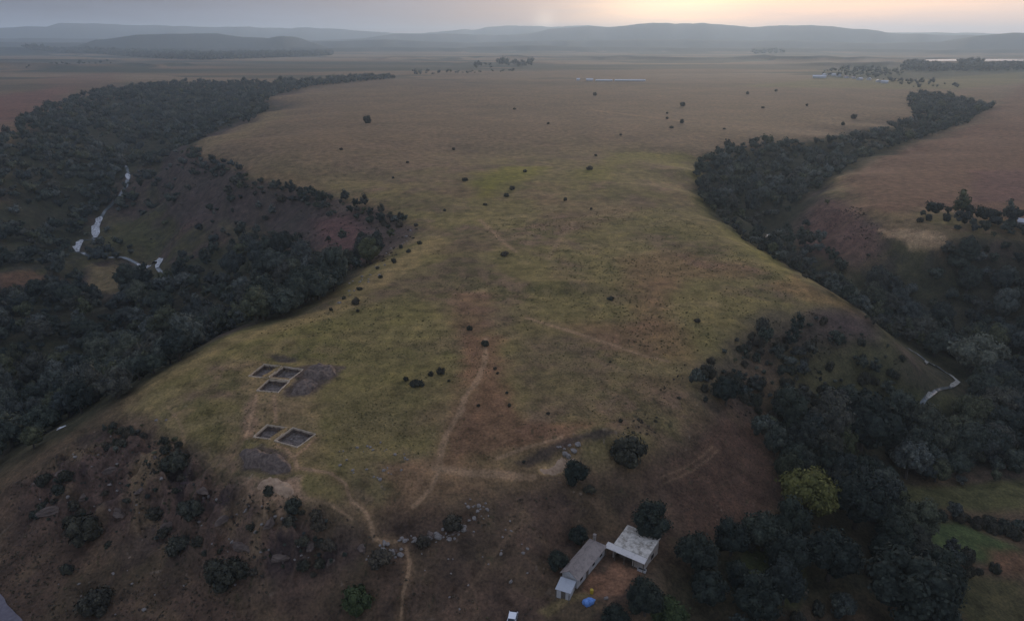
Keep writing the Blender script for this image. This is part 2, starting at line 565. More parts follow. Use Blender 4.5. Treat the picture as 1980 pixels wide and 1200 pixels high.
# fields beyond the gorges
region([(1660,400),(1640,338),(1700,302),(1800,272),(1890,240),(1990,235),(2300,240),(2300,430),(1980,428),(1800,405),(1700,420)], [.155,.094,.066], 9, .9, 8)
region([(1900,215),(1935,200),(1990,150),(2300,150),(2300,240),(1900,240)], [.16,.10,.07], 10, .8, 15)
region([(1880,330),(2200,330),(2200,390),(1880,390)], [.13,.075,.07], 6, .7, 4)
region([(-300,230),(0,185),(150,165),(120,190),(60,215),(0,255),(-300,330)], [.15,.082,.07], 25, .8, 20)
region([(80,150),(230,140),(220,165),(100,180)], [.16,.10,.075], 30, .6, 30)
region([(1430,168),(1600,150),(1760,155),(1990,138),(1990,160),(1850,172),(1740,172)], [.16,.15,.07], 30, .7, 40)
region([(1560,140),(1660,128),(1990,118),(1990,138),(1760,152),(1600,152)], [.06,.072,.045], 40, .7, 60)
# heath on the gorge sides
gor = sstep(-2.5, -8, GZN + 2.2 * n2) * sstep(175, 240, GR)
A = lerp(A, [.076, .060, .052], gor)
A = lerp(A, [.066, .066, .034], gor * .8 * sstep(-.15, .35, n2 + .5 * n4))
A = lerp(A, [.045, .045, .04], gor * .7 * sstep(.1, .45, n3 + .6 * n2))
A = lerp(A, [.10, .062, .058], gor * .45 * sstep(.1, .5, fbm(GX, GY, 40, 47, 3)))
region([(620,400),(720,410),(800,440),(760,480),(680,520),(600,470)], [.125,.072,.075], 10, .6, 12)
region([(1560,400),(1640,390),(1680,430),(1740,470),(1720,520),(1640,530),(1560,480)], [.14,.083,.07], 7, .7, 10)
region([(1680,425),(1760,410),(1860,455),(1830,478),(1720,475)], [.19,.13,.08], 4, .6, 5)
region([(1700,448),(1760,444),(1830,452),(1826,472),(1760,474)], [.50,.36,.22], 1.5, 1.0, 1.5, 6)
# brown foreground slopes
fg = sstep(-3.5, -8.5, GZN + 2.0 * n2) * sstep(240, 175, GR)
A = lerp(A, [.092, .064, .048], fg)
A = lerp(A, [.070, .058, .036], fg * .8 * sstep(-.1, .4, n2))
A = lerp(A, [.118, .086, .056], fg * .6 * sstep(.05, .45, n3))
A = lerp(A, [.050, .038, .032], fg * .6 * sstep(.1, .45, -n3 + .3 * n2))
region([(1380,650),(1480,606),(1590,590),(1680,640),(1745,705),(1650,735),(1540,700),(1450,730),(1390,790),(1340,760)], [.070, .060, .050], 6, .75, 10, 14)
region([(1560,600),(1640,605),(1720,665),(1690,680),(1600,640)], [.082, .060, .060], 5, .6, 6, 12)
# woodland floor
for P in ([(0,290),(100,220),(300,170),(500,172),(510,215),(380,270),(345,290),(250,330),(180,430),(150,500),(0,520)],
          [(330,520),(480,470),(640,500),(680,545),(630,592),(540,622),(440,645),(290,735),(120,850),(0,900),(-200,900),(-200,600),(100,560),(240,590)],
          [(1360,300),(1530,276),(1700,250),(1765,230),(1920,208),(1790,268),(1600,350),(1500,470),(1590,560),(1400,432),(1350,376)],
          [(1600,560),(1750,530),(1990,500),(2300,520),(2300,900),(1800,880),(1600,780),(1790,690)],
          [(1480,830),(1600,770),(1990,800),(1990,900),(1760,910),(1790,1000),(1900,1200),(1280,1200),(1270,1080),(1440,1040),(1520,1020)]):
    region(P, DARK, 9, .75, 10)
# valley meadows, plots
region([(172,518),(240,512),(228,575),(165,570)], [.17,.135,.075], 3, .9, 3)
region([(200,430),(300,425),(300,495),(205,490)], [.085,.085,.04], 10, .6, 10)
region([(0,535),(60,530),(105,545),(60,556),(0,556)], [.14,.085,.055], 3, .8, 4)
region([(345,288),(440,311),(472,328),(478,348),(540,356),(640,374),(700,399),(770,421),(812,444),(740,500),(600,480),(450,470),(330,420),(300,350)], [.072,.058,.056], 3, .8, 4)
region([(600,420),(680,420),(720,450),(690,500),(630,490)], [.135,.075,.07], 6, .7, 8)
region([(430,440),(500,430),(520,460),(460,475)], [.085,.085,.04], 6, .6, 6)
region([(1500,690),(1720,640),(1770,720),(1640,770),(1540,770)], [.068,.07,.034], 5, .7, 6)
region([(1730,765),(1860,770),(1850,800),(1720,800)], [.075,.08,.04], 3, .7, 4)
region([(1310,960),(1290,880),(1400,810),(1450,820),(1500,910),(1500,1000),(1400,1040),(1330,1030)], [.088,.056,.042], 2.5, .9, 2.5)
region([(1720,935),(1990,930),(1990,985),(1740,975)], [.085,.088,.040], 2, .9, 1)
region([(1785,1005),(1850,1000),(1980,1060),(1985,1110),(1910,1085),(1800,1060)], [.062,.092,.038], 2, .9, 1)
region([(1910,1060),(1990,1060),(1990,1110),(1920,1100)], [.13,.075,.05], 1.5, .9, 1)
region([(1800,1100),(1990,1120),(1990,1230),(1880,1230)], [.06,.062,.03], 2, .8, 2)
region([(1440,1050),(1520,1040),(1550,1100),(1540,1180),(1430,1150)], [.07,.088,.036], 2, .8, 2)
region([(1140,1110),(1165,1105),(1190,1085),(1215,1100),(1240,1105),(1205,1150),(1150,1158),(1120,1150)], [.22,.125,.08], 1.0, .9, .8, 3)
region([(1040,1188),(1080,1165),(1125,1148),(1145,1158),(1090,1180),(1060,1200)], [.17,.135,.07], .7, .9, .6, 3)
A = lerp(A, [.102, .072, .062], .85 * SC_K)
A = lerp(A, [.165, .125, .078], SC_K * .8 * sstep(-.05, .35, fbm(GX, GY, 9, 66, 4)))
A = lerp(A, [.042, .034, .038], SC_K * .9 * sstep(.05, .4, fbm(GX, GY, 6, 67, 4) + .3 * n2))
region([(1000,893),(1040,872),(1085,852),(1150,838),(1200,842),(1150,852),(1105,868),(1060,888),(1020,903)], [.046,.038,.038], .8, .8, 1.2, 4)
# quarry floor, pale spill, dark diggings
region([(1040,900),(1075,888),(1115,884),(1115,898),(1075,915),(1045,915)], [.34,.25,.14], .8, .95, .8, 3)
region([(475,930),(575,925),(578,965),(520,972),(488,960)], [.23,.165,.115], 1.0, .8, 2, 4)
region([(465,755),(490,700),(600,715),(620,840),(600,870),(480,850)], [.23,.17,.095], 2.5, .65, 3, 6)
region([(470,790),(490,760),(500,850),(470,855)], [.22,.15,.11], 1.2, .7, 1.5, 4)
region([(525,686),(575,686),(572,700),(540,700)], [.06,.05,.05], 1, .8, 1, 3)
region([(570,712),(620,704),(660,708),(655,726),(625,745),(600,765),(560,765),(555,750),(575,735)], [.085,.066,.066], 1.0, .8, 2.5, 4)
region([(462,878),(505,868),(545,880),(570,898),(562,918),(520,918),(470,908)], [.085,.066,.064], 1.0, .8, 2.0, 4)
region([(474,928),(575,922),(580,968),(540,985),(505,975),(484,958)], [.25,.175,.12], .8, .85, 3.2, 5)

TRACKS = [
    ([(940,655),(938,700),(920,740),(900,765),(888,800),(865,835),(853,870),(850,905)], .75, .75),
    ([(845,905),(900,912),(960,915),(1030,922)], 1.0, .9),
    ([(850,905),(832,945),(800,978)], .5, .6),
    ([(575,905),(640,915),(668,935),(678,965),(705,985),(718,1010),(722,1040),(738,1050),(765,1048)], .42, .85),
    ([(786,1065),(793,1090),(788,1120),(780,1150),(775,1205)], .4, .6),
    ([(575,905),(570,888),(553,870),(535,865)], .42, .8),
    ([(610,845),(590,868),(570,884)], .4, .8),
    ([(496,765),(487,800),(476,850)], .5, .8),
    ([(530,765),(533,812)], .45, .8),
    ([(1020,615),(1100,640),(1180,665),(1240,685),(1290,697)], .9, .6),
    ([(1285,928),(1340,904),(1388,868)], .28, .22), ([(1278,918),(1330,895),(1377,862)], .28, .22),
    ([(960,885),(1020,868),(1085,848)], .5, .7),
    ([(325,785),(350,820),(356,855)], .4, .28),
    ([(928,425),(960,455),(998,488)], 1.2, .5),
    ([(1060,500),(1085,460),(1110,430)], 1.2, .3),
    ([(1140,212),(1220,222),(1330,236)], 3.5, .5),
    ([(1780,404),(1850,410),(1920,418)], 1.5, .7), ([(1702,446),(1760,448),(1828,454)], .7, .9), ([(1712,458),(1770,462),(1826,466)], .7, .9),
    ([(900,1150),(960,1070),(1000,1020)], .4, .15),
    ([(575,960),(640,975),(680,1000)], .35, .4),
]
for pts, w, amt in TRACKS:
    p = np.array(pts, float)
    q = np.concatenate([np.linspace(a, b, 6)[:-1] for a, b in zip(p[:-1], p[1:])] + [p[-1:]])
    x, y = hit(q[:, 0], q[:, 1])
    P = np.stack([x, y], 1)
    lo, hi = P.min(0) - 6 * w - 2, P.max(0) + 6 * w + 2
    m = (GX > lo[0]) & (GX < hi[0]) & (GY > lo[1]) & (GY < hi[1])
    d = dist_line(GX[m], GY[m], P) + w * .5 * fbm(GX[m], GY[m], 5, 5, 3)
    A[m] = lerp(A[m], [.32, .222, .145], np.minimum(1, amt * 1.0) * sstep(w * 1.5, w * .4, d))
    A[m] = lerp(A[m], [.22, .15, .085], amt * .35 * sstep(w * 5, w, d))

# stones and dark tussocks too small to model one by one
sp = vnoise(GX, GY, .8, 61) + .4 * vnoise(GX, GY, 2.2, 62)
stony = sstep(-.12, .35, n2) * sstep(260, 150, GR) * sstep(1.0, -3, GZN)
A = lerp(A, [.22, .185, .155], .6 * stony * sstep(.44, .55, sp))
A = lerp(A, [.05, .05, .03], .65 * sstep(.40, .58, -sp + .25 * n2) * sstep(420, 250, GR))

A = A * np.array([1.10, 1.02, .94])
v0 = np.arange(nr * nt_).reshape(nr, nt_)
quads = np.stack([v0[:-1, :-1], v0[:-1, 1:], v0[1:, 1:], v0[1:, :-1]], -1).reshape(-1, 4)

gm, nt, N, L, B = new_mat('ground_cover')
at = N.new('ShaderNodeAttribute'); at.attribute_name = 'albedo'
tc = N.new('ShaderNodeTexCoord')
f1 = noise(nt, tc.outputs['Object'], .22, 6, .65)
f2 = noise(nt, tc.outputs['Object'], 1.6, 5, .65)
f3 = noise(nt, tc.outputs['Object'], .02, 6, .6)
k1 = ramp(nt, f1, [(.28, (.50, .51, .50)), (.5, (1, 1, 1)), (.72, (1.5, 1.42, 1.34))])
k2 = ramp(nt, f2, [(.28, (.52, .54, .52)), (.5, (1, 1, 1)), (.74, (1.55, 1.48, 1.4))])
k3 = ramp(nt, f3, [(.3, (.82, .84, .84)), (.7, (1.16, 1.12, 1.1))])
c = mixc(nt, 1.0, at.outputs['Color'], k1, 'MULTIPLY')
c = mixc(nt, 1.0, c, k2, 'MULTIPLY')
c = mixc(nt, 1.0, c, k3, 'MULTIPLY')
L.new(c, B.inputs['Base Color'])
B.inputs['Roughness'].default_value = 1.0
B.inputs['Specular IOR Level'].default_value = 0.05
bump(nt, f2, .7, .25, B)
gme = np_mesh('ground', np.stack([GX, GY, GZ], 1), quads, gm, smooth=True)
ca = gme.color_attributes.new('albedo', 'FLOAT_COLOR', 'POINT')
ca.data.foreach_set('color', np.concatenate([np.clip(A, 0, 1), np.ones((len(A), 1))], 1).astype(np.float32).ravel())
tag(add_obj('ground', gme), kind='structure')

# ------------------------------------------------------------------ foliage
def ico(sub):
    import bmesh
    bm = bmesh.new()
    bmesh.ops.create_icosphere(bm, subdivisions=sub, radius=1.0)
    v = np.array([p.co[:] for p in bm.verts]); f = np.array([[q.index for q in t.verts] for t in bm.faces])
    bm.free()
    return v, f


ICO = {1: ico(1), 2: ico(2)}


def leaf_quads(g, cen, rad, n, size):
    """n small leaf sprays on the outside of one clump"""
    d = g.normal(size=(n, 3)); d[:, 2] = np.abs(d[:, 2]) * .9 + d[:, 2] * .35
    d /= np.linalg.norm(d, axis=1)[:, None]
    p = cen + d * rad * g.uniform(.78, 1.36, (n, 1))
    nn = d + g.normal(size=(n, 3)) * .45
    nn /= np.linalg.norm(nn, axis=1)[:, None]
    t = np.cross(nn, g.normal(size=(n, 3))); t /= np.linalg.norm(t, axis=1)[:, None] + 1e-9
    b = np.cross(nn, t)
    s = size * g.uniform(.6, 1.4, (n, 1)); s2 = s * g.uniform(.6, 1.0, (n, 1))
    v = np.stack([p - t * s, p - b * s2, p + t * s, p + b * s2], 1).reshape(-1, 3)
    return v, np.arange(4 * n).reshape(-1, 4)


def crown_template(seed, clumps, leaves, size, sub, shape=(1, 1, .92), zc=1.2, crad=.40, flat=False):
    g = np.random.default_rng(seed)
    V, T, Q, n = [], [], [], 0
    lop = g.normal(size=3) * .13
    for k in range(clumps):
        if k == 0:
            c, r = np.zeros(3), .62
        else:
            ph = 2.39996 * k + g.normal() * .3
            cz = 1 - 1.75 * (k / clumps) + g.normal() * .12
            cz = np.clip(cz, -.72, 1)
            rr = math.sqrt(max(0, 1 - cz * cz))
            c = np.array([rr * math.cos(ph), rr * math.sin(ph), cz]) * g.uniform(.5, .78)
            r = crad * g.uniform(.68, 1.2)
        c = (c + lop * abs(c[2])) * np.array(shape)
        iv, it = ICO[sub]
        w = 1 + .16 * np.sin(iv @ g.normal(size=3) * 3 + g.uniform(0, 6)) + .10 * np.sin(iv @ g.normal(size=3) * 6)
        v = c + iv * r * w[:, None] * .84
        V.append(v); T.append(it + n); n += len(v)
        if leaves:
            v, q = leaf_quads(g, c, r, leaves if k else leaves // 2, size)
            V.append(v); Q.append(q + n); n += len(v)
    V = np.concatenate(V); V[:, 2] += zc
    return V, np.concatenate(T), (np.concatenate(Q) if Q else np.zeros((0, 4), int))


def tube(pts, rads, sides=7):
    V, Fq = [], []
    pts = [np.array(p, float) for p in pts]
    for i, (p, r) in enumerate(zip(pts, rads)):
        d = pts[min(i + 1, len(pts) - 1)] - pts[max(i - 1, 0)]
        d /= np.linalg.norm(d)
        a = np.cross(d, [.31, .95, .05]); a /= np.linalg.norm(a)
        b = np.cross(d, a)
        for k in range(sides):
            t = 2 * math.pi * k / sides
            V.append(p + (a * math.cos(t) + b * math.sin(t)) * r)
    for i in range(len(pts) - 1):
        for k in range(sides):
            k2 = (k + 1) % sides
            Fq.append((i * sides + k, i * sides + k2, (i + 1) * sides + k2, (i + 1) * sides + k))
    return np.array(V), np.array(Fq)


def trunk_template(seed, zc, thick=.075):
    g = np.random.default_rng(seed)
    V, Q, n = [], [], 0
    bend = g.normal(size=2) * .05
    parts = [([(0, 0, -.18), (bend[0] * .5, bend[1] * .5, zc * .35), (bend[0], bend[1], zc * .75), (bend[0] * 1.5, bend[1] * 1.5, zc * 1.15)], [thick * 1.4, thick, thick * .75, thick * .35])]
    for k in range(5):
        a = 1.3 * k + g.uniform(0, .6)
        z0 = zc * (.45 + .09 * k)
        parts.append(([(bend[0], bend[1], z0), (bend[0] + .25 * math.cos(a), bend[1] + .25 * math.sin(a), z0 + .22), (bend[0] + .52 * math.cos(a), bend[1] + .52 * math.sin(a), z0 + .38)], [thick * .5, thick * .35, thick * .15]))
    for p, r in parts:
        v, q = tube(p, r)
        V.append(v); Q.append(q + n); n += len(v)
    return np.concatenate(V), np.concatenate(Q)


def leaf_mat(name, stops, hue_obj=True):
    m, nt, N, L, B = new_mat(name)
    at = N.new('ShaderNodeAttribute'); at.attribute_name = 'tint'
    oi = N.new('ShaderNodeObjectInfo')
    ad = N.new('ShaderNodeMath'); ad.operation = 'ADD'
    L.new(at.outputs['Fac'], ad.inputs[0]); L.new(oi.outputs['Random'], ad.inputs[1])
    fr = N.new('ShaderNodeMath'); fr.operation = 'FRACT'
    L.new(ad.outputs[0], fr.inputs[0])
    c = ramp(nt, fr.outputs[0], stops)
    tc = N.new('ShaderNodeTexCoord')
    ge = N.new('ShaderNodeNewGeometry')
    f = noise(nt, ge.outputs['Position'], .55, 5, .65)
    k = ramp(nt, f, [(.3, (.5, .52, .54)), (.5, (1, 1, 1)), (.72, (1.7, 1.6, 1.4))])
    f2 = noise(nt, ge.outputs['Position'], 2.6, 3, .6)
    k2 = ramp(nt, f2, [(.3, (.5, .5, .52)), (.5, (1, 1, 1)), (.72, (1.6, 1.55, 1.4))])
    c = mixc(nt, 1.0, c, k, 'MULTIPLY')
    L.new(mixc(nt, 1.0, c, k2, 'MULTIPLY'), B.inputs['Base Color'])
    B.inputs['Roughness'].default_value = .9
    B.inputs['Specular IOR Level'].default_value = .06
    return m


LEAF = leaf_mat('leaves', [(.0, (.027, .034, .028)), (.2, (.036, .045, .034)), (.38, (.048, .057, .044)), (.5, (.080, .088, .076)), (.58, (.066, .072, .038)), (.7, (.034, .040, .036)), (.82, (.056, .056, .042)), (.92, (.042, .050, .046)), (1, (.027, .034, .028))])
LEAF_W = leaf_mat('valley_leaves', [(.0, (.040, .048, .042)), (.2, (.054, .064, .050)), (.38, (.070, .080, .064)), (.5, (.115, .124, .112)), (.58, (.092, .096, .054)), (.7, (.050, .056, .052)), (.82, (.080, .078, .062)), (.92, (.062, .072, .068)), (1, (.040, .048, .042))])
LEAF_Y = leaf_mat('yellowing_leaves', [(0, (.098, .104, .034)), (1, (.115, .11, .038))])
LEAF_G = leaf_mat('fresh_leaves', [(0, (.052, .070, .032)), (1, (.064, .078, .036))])
LEAF_S = leaf_mat('shrub_leaves', [(0, (.048, .048, .036)), (.3, (.062, .058, .042)), (.5, (.050, .056, .044)), (.7, (.076, .064, .048)), (1, (.052, .052, .040))])
LEAF_D = leaf_mat('dark_leaves', [(0, (.026, .033, .028)), (.5, (.034, .041, .033)), (1, (.026, .033, .028))])
BARK = simple_mat('bark', (.06, .048, .038), (.11, .09, .07), 3.0)

CROWNS = [crown_template(100 + k, 19 + k % 4, 130, .06, 2, shape=((1, 1, .92), (1.05, .92, .8), (.95, 1, 1.05), (.85, .9, 1.2), (1, 1.05, .75), (.98, .95, .95))[k],
                         zc=(1.2, 1.08, 1.3, 1.45, 1.0, 1.2)[k]) for k in range(6)]
CZ = (1.2, 1.08, 1.3, 1.45, 1.0, 1.2)
MIDS = [crown_template(200 + k, 10, 34, .11, 1, shape=CROWN_SHAPE, zc=z) for k, (CROWN_SHAPE, z) in enumerate((((1, 1, .92), 1.2), ((1.05, .92, .8), 1.05), ((.9, 1, 1.1), 1.3), ((.85, .9, 1.2), 1.4)))]
FARS = [crown_template(300 + k, 4, 14, .2, 1, zc=1.1, crad=.6) for k in range(4)]
SHRUBS = [crown_template(400 + k, 12, 70, .09, 2, shape=(1, 1, .62), zc=.42, crad=.42) for k in range(3)]


def tint_mesh(name, tmpl, mat):
    V, T, Q = tmpl
    return np_mesh(name, V, [T, Q], mat, smooth=True)


CROWN_ME = [tint_mesh('crown', c, LEAF) for c in CROWNS]
TRUNK_ME = [np_mesh('trunk', *trunk_template(500 + k, CZ[k]), BARK, smooth=True) for k in range(6)]
SHRUB_ME = [tint_mesh('foliage', c, LEAF_S) for c in SHRUBS]


def stem_template(seed):
    g = np.random.default_rng(seed)
    V, Q, n = [], [], 0
    for k in range(5):
        a = 1.256 * k + g.uniform(0, .5)
        v, q = tube([(0, 0, -.12), (.15 * math.cos(a), .15 * math.sin(a), .18), (.42 * math.cos(a), .42 * math.sin(a), .5)], [.05, .035, .015], 5)
        V.append(v); Q.append(q + n); n += len(v)
    return np.concatenate(V), np.concatenate(Q)


STEM_ME = np_mesh('stem', *stem_template(7), BARK, smooth=True)


def remat(me, mat):
    m = me.copy()
    m.materials[0] = mat
    return m


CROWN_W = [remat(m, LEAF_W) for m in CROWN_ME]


def put_tree(x, y, z, s, rz, kind, label, group, name='tree', mat=None, zs=1.0, pale=False):
    r = bpy.data.objects.new(name, None)
    col.objects.link(r)
    r.location = (x, y, z); r.rotation_euler = (0, 0, rz); r.scale = (s, s, s * zs)
    r.empty_display_size = .2
    tag(r, label, 'tree', group)
    t = bpy.data.objects.new('trunk', TRUNK_ME[kind]); col.objects.link(t); t.parent = r
    c = bpy.data.objects.new('crown', (CROWN_W if pale else CROWN_ME)[kind] if mat is None else remat(CROWN_ME[kind], mat)); col.objects.link(c); c.parent = r
    return r


def put_shrub(x, y, z, s, rz, kind, label, group, mat=None, zs=1.0, parts=True):
    if not parts:
        o = bpy.data.objects.new('shrub', SHRUB_ME[kind]); col.objects.link(o)
        o.location = (x, y, z); o.rotation_euler = (0, 0, rz); k_ = .78 + .5 * ((rz * 7.31) % 1); o.scale = (s * k_, s / k_ ** .5, s * zs * (.75 + .5 * ((rz * 3.17) % 1)))
        return tag(o, label, 'shrub', group)
    r = bpy.data.objects.new('shrub', None)
    col.objects.link(r)
    r.location = (x, y, z); r.rotation_euler = (0, 0, rz); r.scale = (s, s, s * zs)
    r.empty_display_size = .2
    tag(r, label, 'shrub', group)
    t = bpy.data.objects.new('stem', STEM_ME); col.objects.link(t); t.parent = r
    c = bpy.data.objects.new('foliage', SHRUB_ME[kind] if mat is None else remat(SHRUB_ME[kind], mat)); col.objects.link(c); c.parent = r
    return r


def px_size(u, v, w):
    """ground point under a pixel, and the size in metres of w photo pixels there"""
    x, y = hit(u, v, True)
    z = H(x, y)
    _, _, dep = project(x, y, z)
    return float(x[0]), float(y[0]), float(z[0]), float(w * dep[0] / F)


# trees one can name in the photograph: (u, v of the foot, width in px, crown kind, height factor, label, material)
KEEP = []     # keeps scattered trees off
NAMED = [
    (1552, 1000, 108, 1, 1.0, 'yellow green broad tree at the edge of the bare brown meadow slope', LEAF_Y),
    (1650, 1020, 115, 0, 1.0, 'dark wide tree just behind the yellow green tree', None),
    (1748, 1215, 165, 0, 1.0, 'largest dark rounded tree near the garden plots, wider than all others', None),
    (1112, 938, 50, 2, 1.0, 'dark tree standing beside the pale quarry hollow', None),
    (1258, 1046, 74, 2, 1.0, 'dark tall tree directly behind the pale roofed barn', None),
    (1403, 782, 62, 1, 1.0, 'lone pale topped tree at the top of the shrubby right slope', None),
    (1662, 868, 135, 4, 1.0, 'broad flat topped dark tree between the stream and the brown meadow', None),
    (1246, 1188, 72, 2, 1.0, 'dark tree in front of the yard, closest to the barn wall', None),
    (1345, 1105, 84, 0, 1.0, 'dark tree right of the barn, beside the green clearing', None),
    (1412, 1072, 70, 5, 1.0, 'dark tree at the top corner of the green clearing', None),
    (1290, 1206, 74, 4, .85, 'light green bushy tree at the bottom edge below the yard', LEAF_G),
    (1370, 1170, 80, 1, 1.0, 'dark tree at the lower edge of the green clearing', None),
    (1515, 1120, 90, 3, 1.0, 'tall dark tree on the far side of the green clearing', None),
    (1600, 1120, 110, 0, 1.0, 'broad dark tree between the clearing and the garden plots', None),
    (1460, 1200, 90, 5, 1.0, 'dark tree at the bottom edge right of the green clearing', None),
    (1880, 720, 100, 4, .9, 'pale grey green willow leaning over the winding stream', leaf_mat('willow_leaves', [(0, (.105, .115, .085)), (1, (.12, .125, .095))])),
    (1188, 1206, 56, 4, .8, 'low dark tree just below the near edge of the yard', None),
    (1078, 1100, 42, 2, .9, 'narrow dark tree against the long side of the grey roofed house', None),
    (1118, 1050, 40, 5, .8, 'small dark tree at the far corner of the grey roofed house', None),
]
for (u, v, wpx, k, zs, lab, mat) in NAMED:
    x, y, z, wm = px_size(u, v, wpx)
    put_tree(x, y, z - .15, wm / 2.15, u * .37, k, lab, None, mat=mat or LEAF_D, zs=zs)
    KEEP.append((x, y, wm * .5))

NAMED_SHRUBS = [
    (1212, 891, 66, 'round dark bush on the right of the quarry ledge', None, 1.2),
    (1140, 950, 24, 'small dark bush below the tree at the quarry', None, 1.0),
    (690, 1178, 54, 'rounded green bush alone on the lower brown slope', LEAF_G, 1.35),
    (342, 905, 52, 'dark bush at the top of the rocky front scarp', None, 1.0),
    (440, 1120, 74, 'wide dark bush at the foot of the front scarp', None, 1.0),
    (168, 1040, 66, 'dark blue green bush low on the left part of the scarp', None, 1.1),
    (188, 1175, 58, 'dark bush alone on the bottom left grass slope', None, 1.2),
    (132, 1108, 22, 'small dark bush next to a pale stone on the bottom left slope', None, 1.3),
    (372, 995, 48, 'dark bush halfway down the front scarp', None, 1.0),
    (300, 1000, 32, 'smaller dark bush left of another halfway down the scarp', None, 1.0),
    (735, 1088, 46, 'dark bush under the rock outcrop at the foot of the trail', None, .9),
    (820, 1052, 26, 'small dark bush tucked into the rock outcrop', None, 1.0),
    (520, 955, 22, 'dark bush beneath the pale spoil spill', None, 1.0),
    (345, 1062, 46, 'dark straggling bush at the start of the lower scarp', None, .9),
    (938, 668, 14, 'dark shrub standing on the red earth at the head of the track', None, 1.7),
    (908, 638, 9, 'tiny dark shrub a little beyond the head of the track', None, 1.5),
    (806, 746, 21, 'biggest of the dark shrubs clustered between the trenches and the track', None, 1.2),
    (833, 725, 13, 'middle dark shrub of the cluster between trenches and track', None, 1.4),
    (853, 723, 14, 'upright dark shrub on the track side of the cluster', None, 1.6),
    (785, 735, 10, 'small shrub on the trench side of the cluster', None, 1.2),
    (975, 494, 17, 'low flat dark shrub at the near end of the faint old bank', None, .7),
    (1180, 579, 14, 'dark shrub beside the long dark hollow on the plateau', None, .9),
    (1348, 622, 11, 'lone dark shrub near the right edge of the olive grass', None, 1.3),
    (688, 588, 13, 'dark shrub on the pale rim above the left gorge', None, 1.3),
    (711, 238, 15, 'largest dark bush on the far brown left part of the plateau', None, 1.2),
    (1140, 328, 12, 'dark shrub at the near edge of the bright green strip', None, 1.2),
    (990, 367, 12, 'dark shrub at the tip of the bright green patch', None, 1.2),
    (979, 380, 10, 'dark shrub next to another at the tip of the green patch', None, 1.1),
    (899, 350, 10, 'dark shrub left of the bright green patch', None, 1.2),
    (1320, 205, 10, 'dark bush above a small row of bushes on the far plateau', None, 1.3),
    (1650, 229, 12, 'dark bush near the rim of the far right gorge', None, 1.2),
    (545, 388, 22, 'dark bush on the upper slope under the spur rim', None, 1.0),
]
for (u, v, wpx, lab, mat, zs) in NAMED_SHRUBS:
    x, y, z, wm = px_size(u, v, wpx)
    put_shrub(x, y, z - .05, wm / 1.9, u * .37, int(u) % 3, lab, None, mat=mat, zs=zs, parts=wpx > 30)
    KEEP.append((x, y, wm * .5))

for lst, lab, grp in (
    ([(1150, 185, 8), (1290, 220, 7), (1290, 230, 8), (1318, 238, 9), (1298, 248, 8), (1630, 242, 8), (1500, 177, 7), (1475, 209, 7), (1445, 182, 7), (995, 212, 8),
      (1560, 205, 6), (1400, 250, 6), (1200, 262, 6), (1060, 240, 6)],
     'small dark shrub dotted over the far brown part of the plateau', 'shrubs dotted on the far plateau'),
    ([(660, 290, 8), (788, 315, 7), (877, 290, 7), (1015, 333, 8), (1152, 302, 7), (938, 397, 9), (1093, 388, 8), (1143, 405, 6), (860, 408, 7), (760, 345, 6)],
     'small dark shrub dotted over the middle of the plateau', 'shrubs dotted on the middle plateau'),
    ([(804, 437, 11), (811, 472, 11), (790, 488, 10), (736, 537, 10), (692, 602, 8), (695, 560, 12), (762, 508, 12), (730, 520, 9), (775, 480, 9), (665, 578, 9), (640, 600, 8)],
     'small dark shrub on the rocky rim where the plateau narrows', 'shrubs on the narrow rim'),
    ([(980, 760, 8), (985, 785, 10), (957, 714, 9), (962, 722, 7), (1013, 893, 8), (868, 737, 7), (1313, 770, 9), (1200, 815, 10), (1060, 800, 8), (925, 785, 7), (1180, 700, 6)],
     'tiny dark shrub scattered in the grass around the red earth track', 'shrubs around the track')):
    for (u, v, wpx) in lst:
        x, y, z, wm = px_size(u, v, wpx)
        put_shrub(x, y, z - .05, wm / 2.25, u * .37, int(u) % 3, lab, grp, zs=1.2, parts=False)


# ------------------------------------------------------------------ scattered woods and scrub
def scatter(pts, spacing, seed, zmax=None, cover=None, wob=6, notslope=False):
    P = poly_world(pts)
    lo, hi = P.min(0), P.max(0)
    g = np.random.default_rng(seed)
    nx, ny = int((hi[0] - lo[0]) / spacing) + 1, int((hi[1] - lo[1]) / spacing) + 1
    gx, gy = np.meshgrid(np.arange(nx), np.arange(ny))
    x = lo[0] + (gx.ravel() + (gy.ravel() % 2) * .5 + g.uniform(-.38, .38, nx * ny)) * spacing
    y = lo[1] + (gy.ravel() + g.uniform(-.38, .38, nx * ny)) * spacing
    ok = sdist_poly(x, y, P) + wob * fbm(x, y, 25, seed, 3) < 0
    x, y = x[ok], y[ok]
    if zmax is not None:
        ok = rbf(x, y) < zmax
        x, y = x[ok], y[ok]
    if cover is not None:
        ok = g.uniform(size=len(x)) < cover(x, y)
        x, y = x[ok], y[ok]
    for (kx, ky, kr) in KEEP:
        ok = np.hypot(x - kx, y - ky) > kr + spacing * .3
        x, y = x[ok], y[ok]
    return x, y


